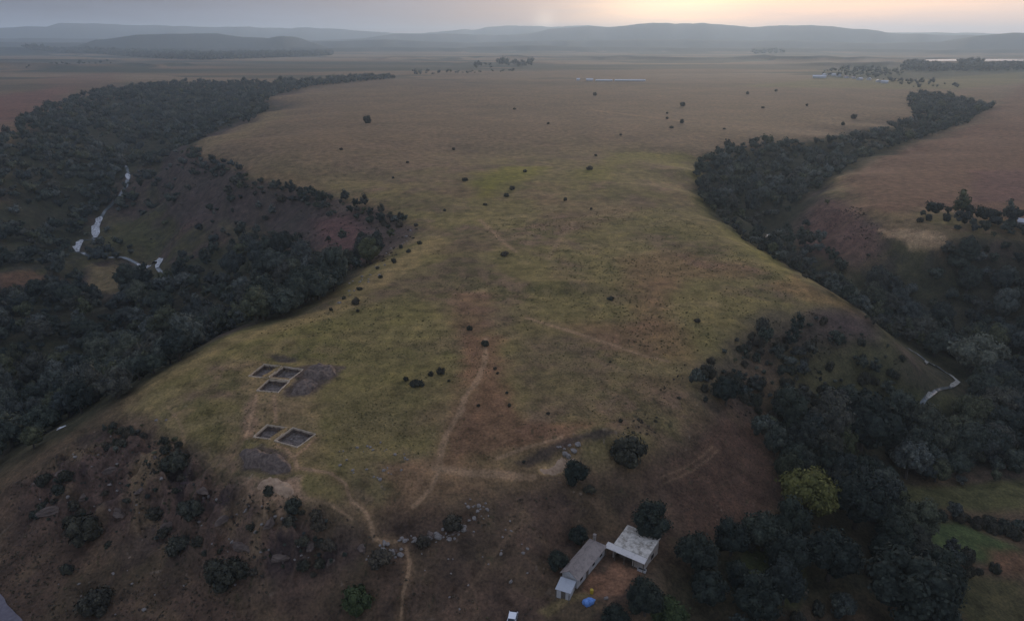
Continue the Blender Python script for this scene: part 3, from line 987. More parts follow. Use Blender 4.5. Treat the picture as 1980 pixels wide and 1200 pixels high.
CLEAR = []      # river, plots, buildings: no trees within
for pts, pad in (
    ([(245,328),(250,350)], 3.5), ([(196,424),(186,455)], 4.5), ([(156,458),(148,475),(151,490)], 4.5),
    ([(180,497),(196,497)], 1.5), ([(264,502),(285,507),(311,506),(305,524)], 4), ([(262,518),(290,528),(318,540)], 8), ([(150,500),(152,512)], 5), ([(184,462),(178,472)], 5),
    ([(1485,448),(1483,470)], 4),
    ([(1765,680),(1790,702),(1815,712),(1840,730),(1855,742),(1830,748),(1800,765),(1788,776)], 5),
    ([(1095,1130),(1160,1065),(1240,1060),(1240,1105),(1140,1150),(1060,1185)], 6.0),
    ([(1205, 1030), (1270, 1050), (1240, 1080)], 3.5),
    ([(110,832),(130,824)], 3)):
    p = np.array(pts, float)
    x, y = hit(p[:, 0], p[:, 1])
    CLEAR.append((np.stack([x, y], 1), pad))
CLEARPOLY = [poly_world(p) for p in (
    [(172,518),(240,512),(228,572),(165,568)], [(210,440),(290,435),(295,480),(210,485)],
    [(1720,935),(1985,930),(1985,980),(1745,970)], [(1785,1005),(1850,1000),(1980,1060),(1985,1105),(1910,1080),(1805,1055)], [(1910,1060),(2000,1060),(2000,1110),(1920,1100)],
    [(1810,1105),(1990,1120),(1990,1230),(1890,1230)], [(1440,1055),(1520,1045),(1545,1100),(1535,1170),(1430,1145)], [(1740,770),(1850,773),(1840,795),(1730,795)],
    [(1310,960),(1290,880),(1400,810),(1450,820),(1500,910),(1500,1000),(1400,1040),(1330,1030)],
    [(1700,440),(1770,440),(1840,452),(1830,472),(1750,478)])]


def cleared(x, y, pad=0):
    ok = np.ones(len(x), bool)
    for P, d in CLEAR:
        ok &= dist_line(x, y, P) > d + pad
    for P in CLEARPOLY:
        ok &= sdist_poly(x, y, P) > -1.0
    return ok


TREES = []     # x, y, radius, area
def wood(area, pts, spacing, r0, r1, seed, zmax=-2.5, cover=None, wob=6):
    x, y = scatter(pts, spacing, seed, zmax, cover, wob)
    ok = cleared(x, y, 1.5)
    x, y = x[ok], y[ok]
    g = np.random.default_rng(seed + 1)
    s = (r0 * .8 + (r1 * 1.12 - r0 * .8) * g.uniform(size=len(x)) ** 1.9)
    for a in zip(x, y, s):
        TREES.append((*a, area))


patchy = lambda k, s=60, b=0.0: (lambda x, y: np.clip(k + b + 1.3 * fbm(x, y, s, 91, 3), 0, 1))
wood('far left', [(-320,420),(-150,330),(0,264),(60,228),(120,198),(200,176),(300,164),(400,161),(500,162),(540,176),(518,205),(515,218),(470,240),(400,265),(370,280),(335,300),(250,330),(190,410),(150,470),(0,520),(-200,560)], 8.5, 2.8, 5.0, 21, zmax=-.6, cover=patchy(.8, 45))
wood('far left', [(500,166),(560,159),(640,155),(700,151),(762,149),(762,153),(700,158),(620,166),(525,186)], 11, 3.4, 5.5, 22, zmax=5, wob=0)
wood('left valley', [(330,515),(420,500),(480,465),(530,500),(620,500),(690,512),(735,500),(700,540),(640,588),(540,620),(450,642),(375,682),(300,727),(200,797),(120,846),(30,905),(-150,960),(-200,600),(0,575),(120,565),(165,585),(235,582),(240,545)], 6.8, 2.6, 5.6, 23, zmax=-3.2, cover=patchy(.9, 26))
wood('left valley', [(130,430),(170,425),(180,470),(260,490),(320,490),(330,520),(300,560),(240,560),(240,512),(160,510),(130,500)], 6.5, 2.2, 3.8, 24, cover=patchy(.75, 40))
wood('spur', [(250,335),(350,300),(440,318),(470,345),(560,375),(700,410),(800,450),(740,500),(600,490),(450,475),(330,520),(300,500),(300,420),(200,420)], 8, 1.6, 3.6, 25, zmax=-1.2, cover=patchy(.45, 45))
wood('right gorge', [(1372,300),(1430,280),(1530,277),(1620,270),(1700,250),(1765,229),(1752,190),(1790,183),(1850,190),(1920,206),(1870,240),(1790,268),(1690,300),(1600,350),(1545,395),(1500,440),(1480,480),(1420,436),(1350,380),(1348,335)], 7.0, 2.2, 4.4, 26, zmax=3, cover=patchy(1.0, 50), wob=3)
wood('right gorge', [(1500,455),(1560,440),(1640,520),(1600,558),(1530,522),(1470,480)], 6, 1.6, 3.4, 27, cover=patchy(1.0, 30))
wood('right hill', [(1540,400),(1660,400),(1700,470),(1760,490),(1760,540),(1640,530),(1560,470)], 7, 1.3, 2.6, 28, cover=patchy(.15, 30))
wood('right hill', [(1740,425),(1850,412),(1990,430),(2100,430),(2100,500),(1840,480),(1850,452),(1780,430)], 6.5, 1.8, 4.0, 29, zmax=4, cover=patchy(.75, 30))
wood('right valley', [(1610,560),(1640,535),(1760,535),(1850,500),(1990,480),(2200,480),(2250,900),(1990,900),(1880,790),(1870,735),(1800,690),(1730,640),(1670,605)], 6.4, 2.6, 5.2, 30, zmax=-6, cover=patchy(.88, 28))
wood('right valley', [(1480,835),(1540,800),(1600,775),(1700,770),(1740,800),(1850,800),(1990,790),(2100,880),(1990,915),(1880,925),(1740,925),(1620,925),(1500,910)], 6.2, 2.6, 5.0, 31, cover=patchy(.95, 28))
wood('right valley', [(1690,775),(1760,745),(1800,790),(1870,760),(1880,740),(2100,760),(2100,930),(1880,930),(1740,930)], 5.6, 2.2, 4.6, 42, zmax=0, cover=patchy(1.0, 30))
wood('right valley', [(1690,640),(1760,668),(1800,690),(1870,735),(1960,700),(1900,640),(1780,620)], 6.0, 1.8, 3.8, 43, zmax=0, cover=patchy(.8, 30))
wood('left valley', [(190,330),(330,300),(300,340),(260,400),(220,420),(190,460),(150,440)], 7.0, 2.0, 4.2, 44, zmax=0, cover=patchy(.7, 40))
wood('grove', [(1190,1165),(1260,1120),(1330,1110),(1430,1140),(1480,1190),(1480,1260),(1180,1260)], 4.2, 1.5, 3.4, 51, cover=patchy(1.1, 20))
wood('grove', [(1470,840),(1560,800),(1640,880),(1720,920),(1760,1000),(1700,1010),(1600,940),(1510,950)], 4.4, 1.8, 4.2, 46, cover=patchy(1.3, 30))
wood('grove', [(1500,935),(1600,920),(1720,930),(1760,980),(1790,1070),(1800,1130),(1880,1240),(1700,1330),(1200,1290),(1190,1170),(1270,1130),(1300,1070),(1440,1030),(1540,1040)], 4.3, 1.8, 4.4, 32, cover=patchy(1.5, 30))
wood('grove', [(1760,985),(1850,985),(1990,1020),(1990,1050),(1860,1005),(1770,1000)], 2.6, 1.2, 1.8, 33, wob=0)
wood('grove', [(1790,1065),(1850,1062),(1920,1095),(1990,1118),(1990,1128),(1880,1115),(1800,1100)], 3.0, 1.2, 2.0, 34, wob=.5)
wood('spur', [(345,289),(440,312),(472,329),(478,349),(540,358),(640,377),(700,402),(790,430),(770,450),(690,425),(600,400),(480,375),(380,335)], 5.0, 1.2, 2.9, 47, zmax=3, cover=patchy(.75, 30), wob=3)
wood('left valley', [(0,495),(120,500),(160,500),(166,572),(112,562),(108,540),(60,526),(0,530)], 6.0, 2.0, 4.0, 48, cover=patchy(.8, 30))
wood('left valley', [(0,560),(110,558),(165,585),(0,605)], 6.0, 2.0, 4.0, 49, cover=patchy(.8, 30))
wood('slope', [(1380,660),(1440,640),(1490,700),(1480,790),(1400,800),(1350,760)], 3.2, .8, 2.2, 50, cover=patchy(.5, 12), zmax=0)
wood('scarp', [(60,960),(200,840),(330,840),(420,920),(560,980),(700,1060),(600,1110),(420,1120),(300,1070),(120,1040)], 2.6, .3, .95, 140, zmax=5, cover=patchy(.3, 9), wob=2)
for _k, _p in enumerate(([(305,860),(350,850),(378,900),(360,930),(310,915)], [(255,960),(330,955),(340,1030),(280,1040)], [(335,960),(420,960),(430,1005),(350,1015)],
            [(325,1035),(400,1040),(420,1085),(340,1080)], [(395,1080),(500,1085),(520,1140),(430,1145)], [(130,1000),(210,1000),(205,1065),(140,1060)],
            [(560,990),(650,1010),(640,1070),(570,1060)], [(690,1065),(760,1062),(760,1095),(700,1095)], [(60,960),(130,930),(150,1000),(80,1010)], [(200,830),(270,825),(290,870),(220,880)],
            [(440,985),(540,995),(550,1050),(450,1040)], [(470,1090),(620,1080),(620,1110),(480,1120)], [(860,1020),(930,1010),(920,1040),(860,1040)])):
    wood('scarp', _p, 2.1, .5, 1.7, 120 + _k, zmax=5, cover=patchy(.62, 8), wob=2)
wood('right gorge', [(1348,340),(1362,345),(1375,378),(1420,428),(1480,472),(1550,522),(1625,562),(1690,615),(1740,650),(1690,640),(1640,596),(1580,556),(1500,508),(1440,466),(1390,424),(1346,378)], 4.6, 1.3, 2.9, 52, zmax=-1.0, cover=patchy(.9, 20), wob=1)
wood('slope', [(1480,620),(1560,600),(1660,630),(1740,690),(1770,760),(1640,790),(1500,780),(1440,720)], 4.4, .6, 1.5, 53, cover=patchy(.5, 16), zmax=0)
wood('slope', [(1400,720),(1450,660),(1520,640),(1640,640),(1740,740),(1640,790),(1500,830),(1380,800),(1350,770)], 3.6, .8, 2.6, 35, cover=patchy(.62, 22), zmax=-1.0)
wood('lake', [(1742,128),(1800,124),(1990,122),(2200,122),(2200,135),(1990,137),(1800,139),(1745,137)], 15, 4.5, 8.0, 36, zmax=90, cover=patchy(.75, 120), wob=0)
wood('lake', [(1560,143),(1660,132),(1750,136),(1740,150),(1640,150)], 24, 3.5, 6.0, 37, zmax=90, cover=patchy(.45, 120), wob=0)
wood('lake', [(1690,152),(1760,158),(1860,166),(1850,172),(1760,170)], 14, 2.5, 5, 38, zmax=90, cover=patchy(.5, 120), wob=0)
wood('plain', [(800,142),(1000,136),(1000,141),(800,147)], 22, 3, 6, 39, zmax=90, cover=patchy(.45, 160), wob=0)
wood('plain', [(-100,138),(220,118),(260,119),(100,133),(-100,146)], 40, 3, 6, 40, zmax=90, cover=patchy(.2, 200), wob=0)
wood('belt', [(45,93),(150,98),(300,101),(400,106),(520,104),(645,103),(640,108),(480,114),(400,117),(310,114),(200,106),(60,99)], 15, 7, 10.5, 41, zmax=400, wob=0)
wood('belt', [(915,128),(1030,122),(1030,128),(920,134)], 28, 6, 11, 42, zmax=400, wob=0, cover=patchy(.7, 200))
wood('belt', [(1450,100),(1510,98),(1520,103),(1460,105)], 40, 8, 12, 43, zmax=400, wob=0)
T = np.array([t[:3] for t in TREES]); TA = np.array([t[3] for t in TREES])
TZ = H(T[:, 0], T[:, 1])
U, Vp, DEP = project(T[:, 0], T[:, 1], TZ + T[:, 2] * 1.3)
inframe = (U > -20) & (U < 2000) & (Vp > -10) & (Vp < 1230)


def unhidden(x, y, z):
    vis = np.ones(len(x), bool)
    for k in np.linspace(.12, .985, 60):
        vis &= CAMZ + (z - CAMZ) * k > rbf(x * k, y * k) - .3
    return vis


vis = unhidden(T[:, 0], T[:, 1], TZ + T[:, 2] * 1.9)
tall = T[:, 2] >= 1.9
size_px = np.where(inframe & vis & tall & (TA != 'belt'), T[:, 2] / DEP * F, 0)
N_TREES = 285 - len(NAMED)
order = np.argsort(-size_px)
single = np.zeros(len(T), bool)
single[order[:N_TREES]] = True
# low growth counts as shrubs; the largest of those are things as well
sz2 = np.where(inframe & vis & ~tall & np.isin(TA, ['slope', 'grove', 'spur', 'right hill', 'right gorge', 'scarp']), T[:, 2] / DEP * F, 0)
single_s = np.zeros(len(T), bool)
single_s[np.argsort(-sz2)[:225]] = True
LAB = {
    'left valley': ('dark rounded tree crowded in the wood on the left gorge floor', 'trees on the left gorge floor'),
    'far left': ('dark tree in the wood climbing the far wall of the left gorge', 'trees on the far wall of the left gorge'),
    'right valley': ('dark rounded tree in the wood along the winding stream right of the plateau', 'trees along the winding stream'),
    'grove': ('dark tree in the grove between the farm buildings and the garden plots', 'trees of the grove by the farm'),
    'right gorge': ('small dark tree lining the upper part of the right gorge', 'trees in the upper right gorge'),
    'right hill': ('dark tree along the field edge above the right gorge', 'trees along the right field edge'),
    'spur': ('dark tree on the slope beneath the spur of the plateau', 'trees under the spur'),
    'slope': ('dark small tree on the shrubby right slope of the plateau', 'trees on the right slope'),
    'lake': ('dark tree in the row before the far pale lake', 'trees before the far lake'),
    'plain': ('dark tree on the far plain', 'trees on the far plain'),
}
for i in np.nonzero(single)[0]:
    lab, grp = LAB[TA[i]]
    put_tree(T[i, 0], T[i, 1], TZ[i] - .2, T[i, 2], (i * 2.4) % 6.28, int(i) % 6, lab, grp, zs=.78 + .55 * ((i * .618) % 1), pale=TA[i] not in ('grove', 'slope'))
LABS = {
    'scarp': ('low dark shrub in the scrub of the rocky front scarp', 'shrubs of the front scarp'),
    'slope': ('low dark shrub scattered on the grassy right slope of the plateau', 'shrubs on the right slope'),
    'grove': ('trimmed dark shrub in a hedge line between the garden plots', 'hedge shrubs by the garden plots'),
    'spur': ('low dark shrub on the slope beneath the spur of the plateau', 'shrubs under the spur'),
    'right hill': ('low dark shrub on the pinkish slope above the right gorge', 'shrubs on the pinkish slope'),
    'right gorge': ('low dark shrub near the bottom of the right gorge', 'shrubs in the right gorge'),
}
for i in np.nonzero(single_s)[0]:
    lab, grp = LABS.get(TA[i], LABS['slope'])
    put_shrub(T[i, 0], T[i, 1], TZ[i] - .1, T[i, 2], (i * 2.4) % 6.28, int(i) % 3, lab, grp, zs=(.85 if TA[i] == 'scarp' else 1.3) + .5 * ((i * .618) % 1), parts=False)


def merge(idx, tmpl_of, name, mat, kind='stuff'):
    V, Tr, Q, tint, n = [], [], [], [], 0
    for i in idx:
        v, t, q = tmpl_of(i)
        a = (i * 2.4) % 6.28
        s = T[i, 2]
        zs = s * (.75 + .6 * ((i * .618) % 1))
        ca, sa = math.cos(a), math.sin(a)
        w = np.empty_like(v)
        w[:, 0] = T[i, 0] + s * (v[:, 0] * ca - v[:, 1] * sa)
        w[:, 1] = T[i, 1] + s * (v[:, 0] * sa + v[:, 1] * ca)
        w[:, 2] = TZ[i] - .2 + zs * v[:, 2]
        V.append(w); Tr.append(t + n); Q.append(q + n); n += len(v)
        tint.append(np.full(len(v), (i * .7548) % 1, np.float32))
    me = np_mesh(name, np.concatenate(V), [np.concatenate(Tr), np.concatenate(Q)], mat, smooth=True)
    at = me.attributes.new('tint', 'FLOAT', 'POINT')
    at.data.foreach_set('value', np.concatenate(tint))
    return tag(add_obj(name, me), kind=kind)


rest = np.nonzero(~single & ~single_s & (np.abs(T[:, 0]) < T[:, 1] * 1.15 + 120))[0]
rd = np.hypot(T[:, 0], T[:, 1])
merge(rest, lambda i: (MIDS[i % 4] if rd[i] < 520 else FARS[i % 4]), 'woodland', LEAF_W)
print('TREES', len(T), single.sum(), single_s.sum(), 'cut', size_px[order[N_TREES - 1]])

# ------------------------------------------------------------------ small building kit
class MB:
    """collects faces of several shapes into one mesh"""
    def __init__(s):
        s.v, s.f = [], []

    def face(s, *pts):
        n = len(s.v)
        s.v += [tuple(p) for p in pts]
        s.f.append(tuple(range(n, n + len(pts))))

    def box(s, c, sx, sy, sz, rot=0.0):
        """c = centre of the base"""
        ca, sa = math.cos(rot), math.sin(rot)
        n = len(s.v)
        for z in (0, sz):
            for x, y in ((-1, -1), (1, -1), (1, 1), (-1, 1)):
                X, Y = x * sx / 2, y * sy / 2
                s.v.append((c[0] + X * ca - Y * sa, c[1] + X * sa + Y * ca, c[2] + z))
        s.f += [(n, n + 3, n + 2, n + 1), (n + 4, n + 5, n + 6, n + 7)] + [(n + i, n + (i + 1) % 4, n + 4 + (i + 1) % 4, n + 4 + i) for i in range(4)]

    def slab(s, pts, t):
        """a sheet through pts (counter-clockwise from above), thickness t downwards"""
        n, k = len(s.v), len(pts)
        s.v += [tuple(p) for p in pts] + [(p[0], p[1], p[2] - t) for p in pts]
        s.f.append(tuple(range(n, n + k)))
        s.f.append(tuple(range(n + 2 * k - 1, n + k - 1, -1)))
        s.f += [(n + i, n + k + i, n + k + (i + 1) % k, n + (i + 1) % k) for i in range(k)]

    def tube(s, a, b, r, sides=8):
        v, q = tube([a, b], [r, r], sides)
        n = len(s.v)
        s.v += [tuple(p) for p in v]
        s.f += [tuple(int(i) + n for i in f) for f in q]
        s.f += [tuple(n + i for i in range(sides))[::-1], tuple(n + sides + i for i in range(sides))]

    def build(s, name, mat, parent=None, smooth=False, bevel=0.0):
        me = bpy.data.meshes.new(name)
        me.from_pydata(s.v, [], s.f)
        import bmesh
        bm = bmesh.new(); bm.from_mesh(me)
        bmesh.ops.recalc_face_normals(bm, faces=bm.faces)
        if bevel:
            bmesh.ops.remove_doubles(bm, verts=bm.verts, dist=1e-4)
            bmesh.ops.bevel(bm, geom=bm.edges[:], offset=bevel, segments=2, affect='EDGES', clamp_overlap=True)
        bm.to_mesh(me); bm.free()
        if smooth:
            me.polygons.foreach_set('use_smooth', np.ones(len(me.polygons), bool))
        me.materials.append(mat)
        return add_obj(name, me, parent)


def empty(name, loc, rz, label, cat, group=None):
    o = bpy.data.objects.new(name, None)
    col.objects.link(o)
    o.location = loc; o.rotation_euler = (0, 0, rz); o.empty_display_size = .5
    return tag(o, label, cat, group)


def frame_of(pix, z):
    """best rectangle through four pixel corners at height z: centre, angle, half length, half width"""
    c, u, hl, hw = quad_frame(pix, z)
    return c, math.atan2(u[1], u[0]), hl, hw


# corrugated sheet materials
def sheet_mat(name, c1, c2, dirt, ribs=9.0, axis=0, spots=.5):
    m, nt, N, L, B = new_mat(name)
    tc = N.new('ShaderNodeTexCoord')
    wv = N.new('ShaderNodeTexWave')
    wv.wave_type = 'BANDS'; wv.bands_direction = 'XYZ'[axis]
    wv.inputs['Scale'].default_value = ribs; wv.inputs['Distortion'].default_value = .1
    L.new(tc.outputs['Object'], wv.inputs['Vector'])
    f = noise(nt, tc.outputs['Object'], .8, 8, .72)
    f2 = noise(nt, tc.outputs['Object'], 3.0, 6, .7)
    c = ramp(nt, f2, [(.3, c1), (.7, c2)])
    k = ramp(nt, f, [(spots - .06, (0, 0, 0)), (spots + .12, (1, 1, 1))])
    L.new(mixc(nt, k, c, dirt), B.inputs['Base Color'])
    B.inputs['Roughness'].default_value = .65
    bump(nt, wv.outputs['Color'], .5, .04, B)
    return m


M_BARN = sheet_mat('stained_pale_sheeting', (.74, .67, .58), (.58, .52, .44), (.25, .21, .16), 6, 0, .50)
M_BARNEAVE = sheet_mat('pale_sheeting', (.72, .66, .60), (.62, .56, .51), (.40, .36, .33), 6, 0, .58)
M_SLATE = sheet_mat('weathered_grey_roofing', (.27, .22, .195), (.35, .29, .25), (.185, .150, .135), 5, 1, .52)
M_TIN = sheet_mat('pale_grey_tin', (.50, .51, .53), (.42, .43, .45), (.34, .34, .36), 8, 0, .6)
M_PLASTER = simple_mat('stained_plaster', (.32, .26, .21), (.48, .42, .36), .9)
M_WHITEWASH = simple_mat('old_whitewash', (.40, .38, .36), (.55, .53, .51), 1.2)
M_BRICK = simple_mat('grey_block', (.20, .17, .15), (.30, .26, .22), 2.0)
M_TIMBER = simple_mat('old_timber', (.10, .08, .06), (.17, .14, .11), 3.0)
M_GLASS = simple_mat('dark_glass', (.02, .025, .03), (.03, .035, .04), 2.0, .15)
M_STONE = simple_mat('pale_stone', (.15, .13, .115), (.30, .265, .235), 1.1, .95, (.3, .7), .12)
M_DIRT = simple_mat('dug_earth', (.065, .052, .046), (.24, .195, .165), 1.6, 1.0, (.35, .7), .2)
M_DARKEARTH = simple_mat('dark_spoil', (.068, .050, .042), (.20, .15, .12), 1.3, 1.0, (.3, .7), .25)
M_PALEEARTH = simple_mat('pale_spoil', (.27, .175, .11), (.48, .33, .215), 1.2, 1.0, (.3, .7), .2)
M_BAULK = simple_mat('pale_trench_baulk', (.40, .32, .23), (.58, .47, .35), 1.1, 1.0, (.3, .7), .05)
M_TARP = simple_mat('blue_tarpaulin', (.08, .18, .46), (.20, .36, .70), 1.6, .5, (.35, .65), .12)
M_YELLOW = simple_mat('yellow_plastic', (.42, .29, .03), (.5, .36, .05), 1.0, .5)
M_WHITEPAINT = simple_mat('white_paint', (.80, .79, .80), (.84, .83, .84), .5, .3)
M_RUBBER = simple_mat('tyre_rubber', (.015, .015, .015), (.025, .025, .025), 4)
M_CHROME = simple_mat('wheel_metal', (.4, .4, .42), (.5, .5, .5), 4, .35, metallic=.8)
M_RED = simple_mat('red_lens', (.35, .02, .02), (.4, .03, .03), 3, .3)

# ------------------------------------------------------------------ barn with the pale stained roof
Z0 = YARD_Z
c, ang, hl, hw = frame_of([(1213, 1018), (1278, 1044), (1247, 1083), (1183, 1055)], Z0 + 2.8)
barn = empty('barn', (c[0], c[1], Z0), ang, 'barn with big pale stained sheet roof and open dark front facing the yard', 'barn')
hb, he = 3.35, 2.55          # back and front eave heights
mb = MB()
mb.box((0, hw - .25, -.5), 2 * hl - .5, .25, hb + .2)                                   # back wall
for sx in (-1, 1):
    x = sx * (hl - .35)
    mb.v += [(x - .12, -hw + .2, -.5), (x + .12, -hw + .2, -.5), (x + .12, hw - .38, -.5), (x - .12, hw - .38, -.5),
             (x - .12, -hw + .2, he - .18), (x + .12, -hw + .2, he - .18), (x + .12, hw - .38, hb - .22), (x - .12, hw - .38, hb - .22)]
    n = len(mb.v) - 8
    mb.f += [(n, n + 3, n + 2, n + 1), (n + 4, n + 5, n + 6, n + 7)] + [(n + i, n + (i + 1) % 4, n + 4 + (i + 1) % 4, n + 4 + i) for i in range(4)]
mb.box((hl * .55, -hw + .3, -.5), hl * .62, .2, 2.6)                                   # closed bay of the front
mb.build('wall', M_PLASTER, barn)
mb = MB()
mb.slab([(-hl, -hw + .9, he + .22), (hl, -hw + .9, he + .22), (hl, hw, hb), (-hl, hw, hb)], .10)
rf = mb.build('roof', M_BARN, barn)
mb = MB()
for x0 in np.linspace(-hl, hl, 3):
    mb.box((x0 - .02 * np.sign(x0), 0.4, 0), .01, .01, .01)
mb = MB()
mb.slab([(-hl - 1.3, -hw - .55, he - .22), (hl + .05, -hw - .55, he - .22), (hl + .05, -hw + .98, he + .14), (-hl - 1.3, -hw + .98, he + .14)], .08)
tag(mb.build('eave_roof', M_BARNEAVE, barn), 'paler lower strip of roof along the open front')
for k, x in enumerate(np.linspace(-hl - 1.1, hl - .2, 5)):
    mb = MB(); mb.box((x, -hw - .35, -.5), .16, .16, he + .24)
    mb.build('post', M_TIMBER, barn)
mb = MB(); mb.box((hl - .11, .3, .55), .08, 1.1, .9); mb.build('window', M_GLASS, barn)
mb = MB(); mb.box((-hl * .35, -hw + 1.6, 0), 2.2, .9, 1.0); mb.box((-hl * .05, -hw + 1.8, 0), 1.0, 1.1, .7)
mb.build('feed_rack', M_TIMBER, barn)

# ------------------------------------------------------------------ long grey roofed house
c, ang, hl, hw = frame_of([(1146, 1036), (1080, 1102), (1121, 1123), (1169, 1055)], Z0 + 2.6)
house = empty('farmhouse', (c[0], c[1], Z0), ang, 'long low farmhouse with weathered grey roof and one chimney beside the yard', 'house')
wl, ww, wh, rh = hl - .35, hw - .4, 2.45, 3.75
mb = MB()
mb.box((0, 0, -.5), 2 * wl, 2 * ww, wh + .5)
mb.face((wl, -ww, wh), (wl, ww, wh), (wl, 0, rh - .22))
mb.build('wall', M_WHITEWASH, house)
mb = MB()
t = .12
hx = -hl + hw * .75                                                                     # hipped far end
R0, R1 = (hx, 0, rh), (hl, 0, rh)
E = [(-hl, -hw, wh - .12), (hl, -hw, wh - .12), (hl, hw, wh - .12), (-hl, hw, wh - .12)]
mb.slab([E[0], E[1], R1, R0], t); mb.slab([R0, R1, E[2], E[3]], t); mb.slab([E[3], E[0], R0], t)
roof = mb.build('roof', M_SLATE, house)
mb = MB(); mb.tube((hx, 0, rh + .02), (hl, 0, rh + .02), .09); mb.build('ridge_cap', M_SLATE, roof)
mb = MB(); mb.box((-hl + .9, -hw * .25, wh), .5, .5, 2.1); mb.box((-hl + .9, -hw * .25, wh + 2.1), .62, .62, .12); mb.build('chimney', M_BRICK, roof)
sgn = 1
for k, x in enumerate((-wl * .7, -wl * .15, wl * .72)):
    for sd_ in (-1, 1):
        mb = MB(); mb.box((x, sd_ * (ww + .02), .95), .95, .1, 1.05)
        f_ = mb.build('window', M_TIMBER, house)
        mb = MB(); mb.box((x, sd_ * (ww + .06), 1.03), .78, .06, .88); mb.build('pane', M_GLASS, f_)
for sd_ in (-1, 1):
    mb = MB(); mb.box((wl * .3, sd_ * (ww + .02), 0), .9, .1, 1.95)
    d_ = mb.build('door', M_TIMBER, house)
    mb = MB(); mb.box((wl * .3 + .32, sd_ * (ww + .09), .95), .1, .05, .05); mb.build('handle', M_CHROME, d_)

# ------------------------------------------------------------------ small shed at its end
c2, ang2, sl, sw = frame_of([(1085, 1113), (1075, 1134), (1102, 1149), (1114, 1125)], Z0 + 2.0)
shed = empty('shed', (c2[0], c2[1], Z0), ang2, 'small shed with pale grey tin roof at the end of the grey roofed house', 'shed')
mb = MB()
mb.box((-.05, sw - .3, -.5), 2 * sl - .5, .15, 2.3); mb.box((-.05, -sw + .3, -.5), 2 * sl - .5, .15, 2.3)
mb.box((-sl + .25, 0, -.5), .15, 2 * sw - .8, 2.4)
mb.box((sl - .3, -sw * .55, -.5), .15, sw * .5, 2.15); mb.box((sl - .3, sw * .55, -.5), .15, sw * .5, 2.15)
mb.build('wall', M_WHITEWASH, shed)
mb = MB(); mb.slab([(-sl, -sw, 2.12), (sl, -sw, 1.88), (sl, sw, 1.88), (-sl, sw, 2.12)], .07); mb.build('roof', M_TIN, shed)
mb = MB(); mb.box((sl - .34, 0, -.3), .06, sw * .58, 1.95); mb.build('door', M_TIMBER, shed)
for sd_ in (-1, 1):
    mb = MB(); mb.box((sl + .25, sd_ * (sw - .25), -.4), .12, .12, 2.0); mb.build('post', M_TIMBER, shed)

# ------------------------------------------------------------------ things in the yard
def lump_mesh(name, rx, ry, rz_, mat, seed, sub=3, amp=.18, square=0.0, parent=None, freq=2.2):
    v, f = ico(sub)
    g = np.random.default_rng(seed)
    w = np.zeros(len(v))
    for k in range(5):
        w += np.sin(v @ (g.normal(size=3) * freq * (1 + .5 * k)) + g.uniform(0, 6)) / (1 + .7 * k)
    r = 1 + amp * w * .6
    if square:
        m = np.max(np.abs(v), 1)
        v = v * ((1 - square) + square / m)[:, None]
    v = v * r[:, None] * np.array([rx, ry, rz_])
    return np_mesh(name, v, f, mat, smooth=sub > 1)


x, y, z, wm = px_size(1138, 1166, 24)
ta = bpy.data.objects.new('tarpaulin', lump_mesh('tarpaulin', wm * .46, wm * .34, wm * .33, M_TARP, 5, amp=.22, square=.55, freq=3.0)); col.objects.link(ta)
ta.location = (x, y, z + .28); ta.rotation_euler = (0, 0, .5)
tag(ta, 'bright blue tarpaulin bundled over a heap at the yard edge', 'tarpaulin')
x, y, z, wm = px_size(1144, 1146, 9)
yb = empty('barrel', (x, y, z), 0, 'dull yellow barrel beside the blue tarpaulin', 'barrel')
v, q = tube([(0, 0, -.1), (0, 0, .12), (0, 0, .45), (0, 0, .78), (0, 0, .88)], [.30, .34, .37, .34, .30], 20)
nv = len(v)
me = np_mesh('barrel_body', v, q, M_YELLOW, smooth=True); add_obj('body', me, yb)
mb = MB(); mb.tube((0, 0, .86), (0, 0, .90), .31, 20); mb.build('lid', M_YELLOW, yb)
x, y, z, wm = px_size(1241, 1103, 16)
tr = empty('trough', (x, y, z), -.5, 'pale low stone trough standing before the barn front', 'trough')
mb = MB()
mb.box((0, 0, -.2), 1.7, .75, .32); mb.box((0, .33, .12), 1.7, .09, .42); mb.box((0, -.33, .12), 1.7, .09, .42); mb.box((.805, 0, .12), .09, .57, .42); mb.box((-.805, 0, .12), .09, .57, .42)
mb.build('basin', M_WHITEWASH, tr)
mb = MB(); mb.box((0, 0, .38), 1.5, .55, .02); mb.build('water', M_GLASS, tr)
x, y, z, wm = px_size(1172, 1157, 7)
tb = bpy.data.objects.new('stone_block', lump_mesh('stone_block', .4, .34, .3, M_STONE, 9, sub=2, amp=.2, square=.5)); col.objects.link(tb)
tb.location = (x, y, z + .15); tag(tb, 'small pale stone block at the near edge of the yard', 'stone')

# ------------------------------------------------------------------ white car at the lower edge
x, y, z, wm = px_size(990, 1203, 15)
car = empty('parked_car', (x, y, z - .02), math.radians(80), 'white hatchback car parked at the bottom edge of the grass slope', 'car')
prof = [(-1.95, .42), (-1.98, .75), (-1.85, .98), (-1.0, 1.04), (-.35, 1.46), (1.15, 1.50), (1.78, 1.08), (1.95, .95), (1.98, .42)]
def shell(pts, half, inset):
    m = MB()
    L_ = [(p[0], -half + (inset if p[1] > 1.2 else 0), p[1]) for p in pts]
    R_ = [(p[0], half - (inset if p[1] > 1.2 else 0), p[1]) for p in pts]
    k = len(pts)
    m.v = L_ + R_
    m.f = [tuple(range(k))[::-1], tuple(range(k, 2 * k))] + [(i, i + 1, k + i + 1, k + i) for i in range(k - 1)] + [(k - 1, 0, k, 2 * k - 1)]
    return m
shell(prof, .86, .16).build('body', M_WHITEPAINT, car, bevel=.05)
